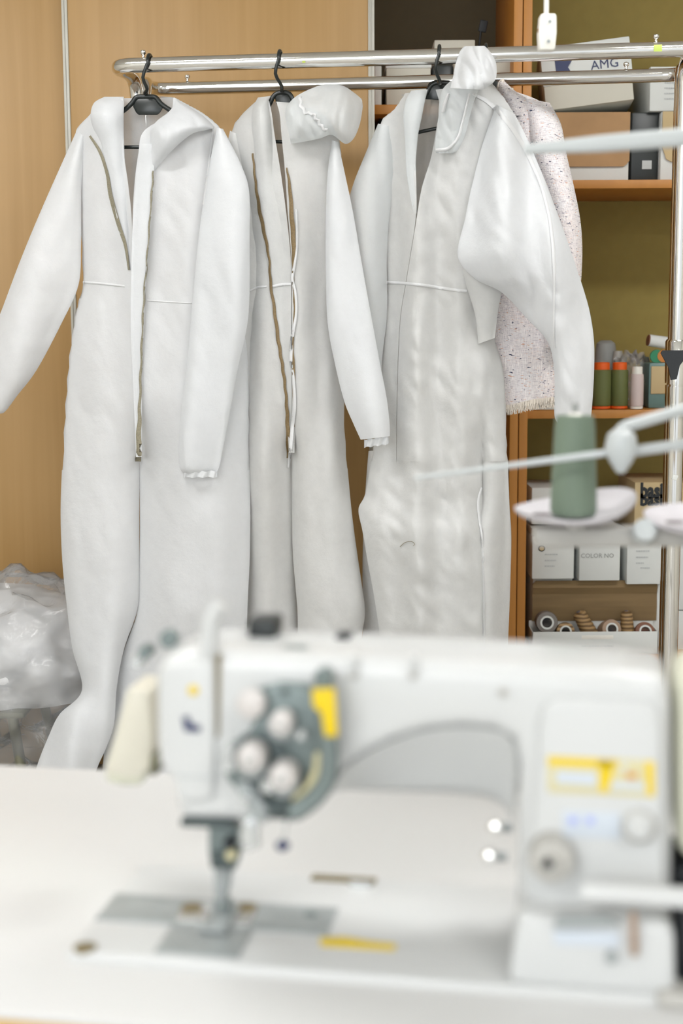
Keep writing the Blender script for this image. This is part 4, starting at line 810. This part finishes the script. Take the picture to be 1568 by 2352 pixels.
# pillar foot and front cover
prism('pillar_cover', [(1238, 1600), (1520, 1612), (1532, 2240), (1200, 2228), (1205, 1960), (1222, 1900)], YA - .006, .02, M['machine2'], .005, rnd=.02)
prism('pillar_foot', [(1190, 2090), (1250, 2110), (1548, 2125), (1552, 2292), (1165, 2262), (1172, 2200)], .004, .06, M['machine2'], .008, rnd=.012)
prism('face_plate', [(362, 1555), (378, 1524), (492, 1516), (494, 1700), (490, 1842), (408, 1845), (402, 1795), (366, 1755)], YA - .005, .012, M['machine2'], .004, rnd=.008)
prism('face_slot', [(496, 1505), (507, 1505), (503, 1690), (494, 1700)], YA - .0012, .004, M['slot'], 0, label='dark take-up slot')
# take-up guard rising above the head
b = tubebm([ML(u, v, YA + .004) for u, v in catmull([[478, 1700], [480, 1560], [481, 1470], [490, 1415], [512, 1388]], 6)], .01, 12, True, None, [.0035 + .0045 * min(1, k / 10) for k in range(25)], .8)
mkbm('take_up_guard', b, M['machine2'], sm, label='white take-up lever guard')
disc('yellow_mark', 443, 1586, 12, YA - .0062, .0015, M['yellow'], label='round yellow mark')
prism('printed_mark', [(418, 1648), (432, 1645), (438, 1664), (460, 1668), (458, 1682), (424, 1680)], YA - .0062, .0015, M['navy'], 0, label='dark angular mark')
prism('face_seam', [(408, 1782), (500, 1785), (500, 1789), (408, 1786)], YA - .0058, .002, M['grey'], 0)
disc('top_screw', 385, 1470, 22, YA + .05, .008, M['gsteel']); disc('side_screw', 312, 1522, 14, YA + .05, .014, M['satin']); disc('side_stud', 330, 1500, 16, YA + .055, .014, M['gsteel'])
disc('top_screw', 452, 1478, 10, YA + .05, .008, M['gsteel'])
# black box and caps on top
def ontop(u, v, w, h, y, d, nm, m, bv=.002): return prism(nm, [(u - w / 2, v - h / 2), (u + w / 2, v - h / 2 + 1), (u + w / 2, v + h / 2 + 8), (u - w / 2, v + h / 2 + 8)], y, d, m, bv)
ontop(600, 1442, 62, 34, YA + .055, .03, 'oil_sight_block', M['blackbox']); ontop(785, 1465, 34, 10, YA + .06, .02, 'top_cap', M['dark']); ontop(560, 1470, 70, 8, YA + .05, .03, 'top_cover_plate', M['machine2'])
for u, v, w in ((598, 1498, 26), (672, 1492, 60)): ontop(u, v, w, 3, YA + .02, .015, 'top_fitting', M['gsteel'], .001)
for u, v in ((812, 1545), (948, 1545), (1155, 1586)):
    prism('arm_pin', [(u - 7, v - 38), (u + 7, v - 38), (u + 7, v + 8), (u - 7, v + 8)], YA - .006, .008, M['machine2'], .002) if u < 1000 else None
    disc('arm_screw', u, v + 6, 11, YA - .003, .006, M['lightg'])
# tension assembly
prism('tension_bracket', [(588, 1586), (640, 1572), (702, 1576), (742, 1620), (768, 1700), (766, 1768), (742, 1822), (700, 1862), (640, 1886), (590, 1868), (556, 1830), (520, 1790), (508, 1745), (530, 1710), (566, 1690), (588, 1650)], YA - .010, .012, M['gsteel'], .002, label='grey cast tension bracket')
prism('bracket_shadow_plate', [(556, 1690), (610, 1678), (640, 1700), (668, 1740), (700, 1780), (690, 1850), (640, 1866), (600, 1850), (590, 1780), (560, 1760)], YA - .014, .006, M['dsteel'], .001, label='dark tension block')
g_ = [ML(u, v, YA - .022) for u, v in catmull([[742, 1545], [746, 1600], [752, 1680], [756, 1740], [750, 1790], [728, 1825], [700, 1850], [672, 1866]], 5)]
tube('thread_guard_bar', g_, .0072, M['gsteel'], sm, 12, 'curved dark grey guard bar')
disc('guard_screw', 740, 1560, 22, YA - .024, .012, M['gsteel']); disc('guard_screw', 740, 1566, 9, YA - .028, .006, M['dsteel'])
prism('caution_label', [(716, 1584), (768, 1582), (774, 1692), (746, 1692), (740, 1660), (738, 1640), (718, 1622)], YA - .0315, .003, M['yellow'], .0005, label='yellow label on the guard')
for k, (u, v, r, h) in enumerate([(640, 1668, 27, .022), (570, 1748, 33, .026), (644, 1792, 33, .026), (572, 1622, 34, .012)]):
    o = disc('tension_knob', u, v, r, YA - .014 - h, h, M['knob'], prof=[(0, 0), (.35, 0), (.45, .08), (.85, .12), (1, .3), (1, .8), (.8, 1), (0, 1)], label='pearly tension knob')
    if k < 3: disc('tension_disc', u + 4, v + 4, r * 1.22, YA - .016, .004, M['steel'], o); disc('knob_stud', u, v, r * .28, YA - .016 - h, .004, M['satin'], o, seg=14)
for u, v, r in ((524, 1758, 17), (612, 1808, 16), (524, 1728, 15), (690, 1690, 12), (560, 1840, 12)): disc('guide_stud', u, v, r, YA - .024, .014, M['satin'], seg=18)
disc('bracket_screw', 652, 1590, 9, YA - .013, .004, M['dsteel'])
prism('pale_guide', [(722, 1730), (738, 1728), (732, 1790), (700, 1830), (672, 1848), (668, 1836), (700, 1804), (718, 1770)], YA - .02, .004, M['pale'], .001)
for pts in ([(540, 1800), (560, 1795), (620, 1862), (612, 1892), (580, 1884)], [(600, 1850), (660, 1840), (664, 1862), (640, 1882), (600, 1880)], [(640, 1880), (652, 1852), (690, 1850), (668, 1888)]):
    prism('check_spring_bracket', pts, YA - .018, .012, M['steel'] if pts[0][0] == 540 else M['dsteel'], .001)
prism('lifter_link', [(560, 1880), (590, 1876), (592, 1950), (566, 1958), (548, 1935), (550, 1900)], YA - .004, .012, M['satin'], .003)
tube('lever_rod', [ML(662, 1868, YA - .01), ML(655, 1900, YA - .012), ML(650, 1936, YA - .014)], .0014, M['satin'], sm, 8)
c = ML(649, 1942, YA - .016); b = bmesh.new(); bmesh.ops.create_uvsphere(b, u_segments=18, v_segments=12, radius=1); [setattr(v, 'co', c + Vector((v.co.x * .0053, v.co.y * .0053, v.co.z * .0040))) for v in b.verts]
mkbm('lever_knob', b, M['navy'], sm, label='small dark lever knob')
# needle and presser mechanism
prism('head_underplate', [(412, 1884), (534, 1888), (536, 1906), (415, 1899)], YA - .002, .05, M['dsteel'], .0008)
prism('needle_clamp', [(478, 1900), (546, 1902), (548, 1968), (538, 2000), (484, 1996), (478, 1960)], YA + .024, .016, M['gsteel'], .002)
disc('clamp_screw', 524, 1940, 13, YA + .014, .010, M['dark'], seg=16); disc('clamp_screw', 528, 1966, 12, YA + .016, .010, M['pale'], seg=16)
prism('clamp_block', [(482, 1962), (530, 1965), (528, 1998), (486, 1996)], YA + .016, .010, M['dsteel'], .001)
def vbar(nm, u, v0, v1, y, r, m): tube(nm, [ML(u, v0, y), ML(u, v1, y)], r, m, sm, 12)
vbar('needle_bar', 492, 1890, 1990, YA + .03, .0034, M['satin']); vbar('presser_bar', 516, 1890, 2050, YA + .045, .004, M['satin'])
for u in (500, 514): tube('needle', [ML(u, 1990, YA + .03), MW((ML(u, 2095, YA + .03) - MO0).dot(mx), YA + .03, ZM + .002)], .0008, M['satin'], sm, 8)
prism('presser_shank', [(490, 1995), (532, 1996), (524, 2050), (514, 2082), (494, 2082), (490, 2040)], YA + .036, .010, M['steel'], .0015)
fx = (ML(505, 2090, YA + .03) - MO0).dot(mx)
bedbox(fx - .011, YA + .005, fx + .011, YA + .052, ZM + .003, ZM + .006, .001, 'presser_foot', M['steel']); bedbox(fx - .006, YA + .034, fx + .006, YA + .046, ZM + .006, ZM + .016, .001, 'foot_hinge', M['gsteel'])
# labels on the pillar
YP = YA - .0068
prism('warning_label', [(1256, 1736), (1504, 1748), (1505, 1832), (1258, 1820)], YP, .001, M['pale'], .0002, label='yellow and white warning label')
for pts, m_ in (([(1258, 1738), (1418, 1746), (1418, 1764), (1258, 1757)], 'yellow'), ([(1374, 1746), (1410, 1748), (1404, 1790), (1394, 1820), (1378, 1820)], 'yellow'), ([(1482, 1750), (1502, 1751), (1502, 1828), (1486, 1827)], 'yellow'), ([(1276, 1770), (1370, 1775), (1370, 1806), (1276, 1800)], 'bluish'), ([(1402, 1796), (1482, 1799), (1482, 1816), (1402, 1813)], 'bluish'), ([(1424, 1756), (1440, 1757), (1438, 1768), (1424, 1767)], 'bluish'), ([(1438, 1776), (1462, 1777), (1460, 1789), (1440, 1788)], 'amber')):
    prism('label_print', pts, YP - .0004, .0005, M[m_], 0)
prism('name_plate', [(1290, 1862), (1424, 1868), (1424, 1928), (1292, 1922)], YP, .001, M['bluish'], .0002, label='pale name plate with blue print')
for a, b_ in ((1306, 1326), (1346, 1364)): prism('plate_print', [(a, 1876), (b_, 1877), (b_, 1894), (a, 1893)], YP - .0004, .0005, M['bluep'], 0)
disc('stitch_dial', 1468, 1905, 34, YP - .012, .014, M['machine'], prof=[(0, 0), (.5, 0), (.55, .1), (.85, .12), (1, .3), (1, 1), (0, 1)], label='white stitch length dial'); disc('dial_ring', 1468, 1900, 41, YP - .002, .004, M['lightg']); disc('dial_hub', 1472, 1912, 16, YP - .016, .006, M['machine2'])
wd_ = disc('bobbin_winder', 1265, 1990, 54, YP - .026, .028, M['lightg'], prof=[(0, 0), (.35, 0), (.5, .2), (.9, .25), (1, .4), (1, 1), (0, 1)], label='round grey winder wheel'); disc('winder_hole', 1258, 1986, 12, YP - .028, .004, M['dark'], wd_, seg=16)
tube('winder_arm', [ML(1338, 2048, YP - .03), ML(1450, 2053, YP - .032), ML(1640, 2068, YP - .03)], .0075, M['machine'], sm, 14, 'white horizontal arm')
prism('lever_plate', [(1278, 2112), (1400, 2112), (1425, 2128), (1270, 2132)], -.003, .008, M['steel'], .001); prism('feed_lever', [(1446, 2100), (1462, 2100), (1466, 2200), (1448, 2200)], -.006, .008, M['t_beige'], .002, label='pale brown lever')
prism('lower_label', [(1270, 2138), (1420, 2142), (1424, 2176), (1272, 2170)], .0025, .002, M['bluish'], .0002); disc('foot_screw', 1404, 2202, 14, -.001, .006, M['steel'])
# thumb screws lying in the opening
for u, v in ((1135, 1896), (1122, 1962)):
    rev('thumb_screw', [(0, 0), (.0055, .001), (.0062, .005), (.0045, .008), (.0, .009)], ML(u + 4, v + 3, YA + .085), (-.35, -1, .15), M['chrome'], sm, 18, 'bright thumb screw')
    tube('screw_shank', [ML(u + 4, v + 3, YA + .085), ML(u + 40, v + 6, YA + .089)], .004, M['steel'], sm, 10)
# belt guard and hand wheel at the right end
prism('belt_guard', [(1548, 1530), (1700, 1540), (1712, 1992), (1550, 1985)], YA + .02, .075, M['cream'], .010, label='cream belt guard', rnd=.03)
prism('guard_slot', [(1550, 1996), (1700, 1996), (1700, 2040), (1550, 2036)], YA + .024, .07, M['dark'], .002)
xw = (ML(1560, 2130, YA + .05) - MO0).dot(mx); cw = MW(xw, YA + .05, (ML(1560, 1880, YA + .05)).z)
rev('hand_wheel', [(.0, .052), (.02, .05), (.055, .06), (.058, .075), (.062, .08), (.062, .105), (.04, .11), (0, .11)], cw, mx, M['blackbox'], sm, 40)
bedbox(xw - .006, .03, xw + .10, .15, TT + .001, (ML(1560, 2075, .03)).z, .004, 'motor_belt_cover', M['dark'])
bedbox(bedL - .02, -.006, bedL + .05, .02, TT, TT + .012, .004, 'knee_bracket', M['lightg'])
# cream lamp shade at the left of the head
ls = root('machine_lamp', ML(300, 1800, .14), 'small cream shaded lamp fixed behind the left side of the sewing machine head', 'lamp')
yl = YA + AD + .03
prism('lamp_shade', [(292, 1578), (342, 1590), (352, 1700), (345, 1768), (318, 1792), (236, 1778), (262, 1690)], yl - .03, .05, M['shade'], .006, ls, rnd=.006)
prism('shade_opening', [(262, 1786), (304, 1790), (300, 1806), (266, 1802)], yl - .02, .03, M['olive'], .002, ls); prism('shade_rim', [(238, 1776), (340, 1780), (318, 1808), (244, 1800)], yl - .028, .045, M['cream'], .004, ls)
prism('lamp_bracket', [(342, 1735), (366, 1745), (358, 1785), (340, 1780)], yl - .05, .03, M['olive'], .003, ls)
b = tubebm([ML(352, 1750, yl - .03), ML(400, 1745, yl - .03)], .005, 10); mkbm('lamp_joint', b, M['cream'], ls)
# ------------------------------------------------------------------ thread stand behind the table's right end
YT = 1.52
base_x = PY(1690, 1200, YT).x
ts = root('thread_stand', Vector((base_x, YT, TT)), 'white thread stand with round cone trays and thin guide rods on the right', 'thread stand')
tube('pole', [Vector((base_x, YT, TT)), Vector((base_x, YT, PY(0, 250, YT).z + .1))], .009, M['wrod'], ts, 16)
rev('pole_base', [(.0, .006), (.03, .006), (.03, .014), (.012, .018), (.0, .018)], Vector((base_x, YT, TT)), EZW, M['greyp'], ts)
bp_ = Vector((base_x, YT, 0)); ba = bp_.dot(mx); bb_ = bp_.dot(my)
mkbm('table_clamp', bmbox((ba - .022, min(yr_ - .05, bb_ - .05), TT + .0005), (ba + .022, bb_ + .03, TT + .006), .002, 2, rotM), M['greyp'], ts)
mkbm('clamp_jaw', bmbox((ba - .018, yr_ + .001, TT - .06), (ba + .018, max(yr_ + .010, yr_ + .002), TT + .0005), .001, 2, rotM), M['greyp'], ts)
def rod(nm, a, b, ya, yb, r0, r1, m, lab=None):
    P = [PY(a[0] + (b[0] - a[0]) * t / 6, a[1] + (b[1] - a[1]) * t / 6, ya + (yb - ya) * t / 6) for t in range(7)]
    mkbm(nm, tubebm(P, r0, 12, True, None, [r0 + (r1 - r0) * t / 6 for t in range(7)]), m, ts, label=lab)
b = tubebm([PY(1204, 343, 1.56), PY(1380, 330, 1.54), PY(1690, 306, YT)], .009, 12, True, None, [.0062, .0105, .012], .8)
mkbm('upper_arm', b, M['wrod'], ts, label='broad pale upper thread arm')
rod('guide_rod', (952, 1098), (1424, 1036), 1.50, 1.46, .0022, .0040, M['wrod'], 'thin pale guide rod'); rod('guide_rod', (1430, 1040), (1690, 1003), 1.46, YT, .0055, .0062, M['wrod'], 'thin pale guide rod')
tube('hooked_rod', fillet([PY(1425, 1040, 1.46), PY(1418, 985, 1.46), PY(1690, 905, YT)], .012, 6), .0062, M['wrod'], ts, 12)
rev('rod_clamp', [(.004, 0), (.012, .012), (.017, .026), (.014, .04), (.006, .046)], PY(1425, 1086, 1.455), (0, 0, 1), M['wrod'], ts, 18, 'white cone shaped clamp')
# trays
def tray(u, v, R, Y, seed, label):
    c = PY(u, v, Y); b = bmesh.new(); rnd = random.Random(seed); n = 48
    prof = [(.0, 0), (.30, .001), (.62, .006), (.92, .019), (1.0, .024), (.99, .019), (.9, .010), (.6, .001), (.3, -.004), (0, -.004)]
    rings = []
    for q, (r_, h) in enumerate(prof):
        ring = []
        for k in range(n):
            a = 2 * math.pi * k / n; wv = .010 * math.cos(a - .6) * r_ * r_ + .004 * math.sin(2 * a + seed) * r_ * r_
            ring.append(b.verts.new(c + Vector((R * max(r_, .001) * math.cos(a), R * max(r_, .001) * math.sin(a), h * .6 + wv))))
        rings.append(ring)
    for i in range(len(prof) - 1):
        for k in range(n): b.faces.new((rings[i][k], rings[i][(k + 1) % n], rings[i + 1][(k + 1) % n], rings[i + 1][k]))
    mkbm('cone_tray', b, M['foam'], ts, label=label); rev('tray_slot', [(.010, 0), (.010, .001), (.003, .0012)], c + Vector((-R * .62, -R * .52, .0075)), EZW, M['felt'], ts, 16); return c
kT = YT / F
cT = tray(1320, 1188, 140 * kT, YT, 1, 'round pale foam cone tray'); tray(1618, 1205, 140 * kT, YT, 2, 'round pale foam cone tray')
zt_ = cT.z
mkbm('tray_bar', bmbox((PY(1225, 1235, YT).x, YT - .012, PY(0, 1262, YT).z), (base_x, YT + .012, PY(0, 1216, YT).z), .006), M['lightg'], ts, label='flat bar carrying the trays')
rev('tray_post', [(.012, 0), (.012, .02)], Vector((cT.x, YT, PY(0, 1225, YT).z)), EZW, M['lightg'], ts); rev('bar_bolt', [(.012, 0), (.014, .006), (.012, .016), (.0, .018)], PY(1475, 1228, YT - .012), (0, -1, .6), M['wrod'], ts)
# sage cone on the tray
cc = cT + Vector((-4 * kT, 0, .003)); hz = PY(1306, 955, YT).z - cc.z
r = root('thread_cone', cc, 'large sage green thread cone standing on the foam tray of the thread stand', 'thread cone')
rev('thread_winding', [(50 * kT, 0), (54 * kT, .006), (53 * kT, .02), (46 * kT, hz - .012), (43 * kT, hz), (20 * kT, hz + .001)], cc, EZW, M['t_green'], r, 40)
rev('spindle', [(.0, hz - .002), (.0035, hz), (.0035, hz + 28 * kT), (.0, hz + 30 * kT)], cc, EZW, M['greyp'], r, 14); rev('cone_tip', [(20 * kT, hz), (14 * kT, hz + 6 * kT), (8 * kT, hz + 7 * kT)], cc, EZW, M['wplastic'], r, 20)
# ------------------------------------------------------------------ light, world, colour
wd = bpy.data.worlds.new('world'); SC.world = wd; wd.use_nodes = True; bg = wd.node_tree.nodes['Background']; bg.inputs[0].default_value = (.93, .965, 1.0, 1); bg.inputs[1].default_value = .85
def area(name, loc, rot, sx, sy, e, col=(1, 1, 1)):
    l = bpy.data.lights.new(name, 'AREA'); l.shape = 'RECTANGLE'; l.size = sx; l.size_y = sy; l.energy = e; l.color = col
    o = bpy.data.objects.new(name, l); COL.objects.link(o); o.location = loc; o.rotation_euler = rot; return o
area('unseen_front_fill', (-1.6, -2.2, 1.9), (math.radians(84), 0, math.radians(-18)), 2.4, 1.6, 40, (.94, .97, 1.0))  # added fill lamp behind the camera; no window is modelled there
SC.view_settings.view_transform = 'Standard'; SC.view_settings.look = 'None'; SC.view_settings.gamma = 1; SC.view_settings.exposure = 0.30; SC.view_settings.use_curve_mapping = False
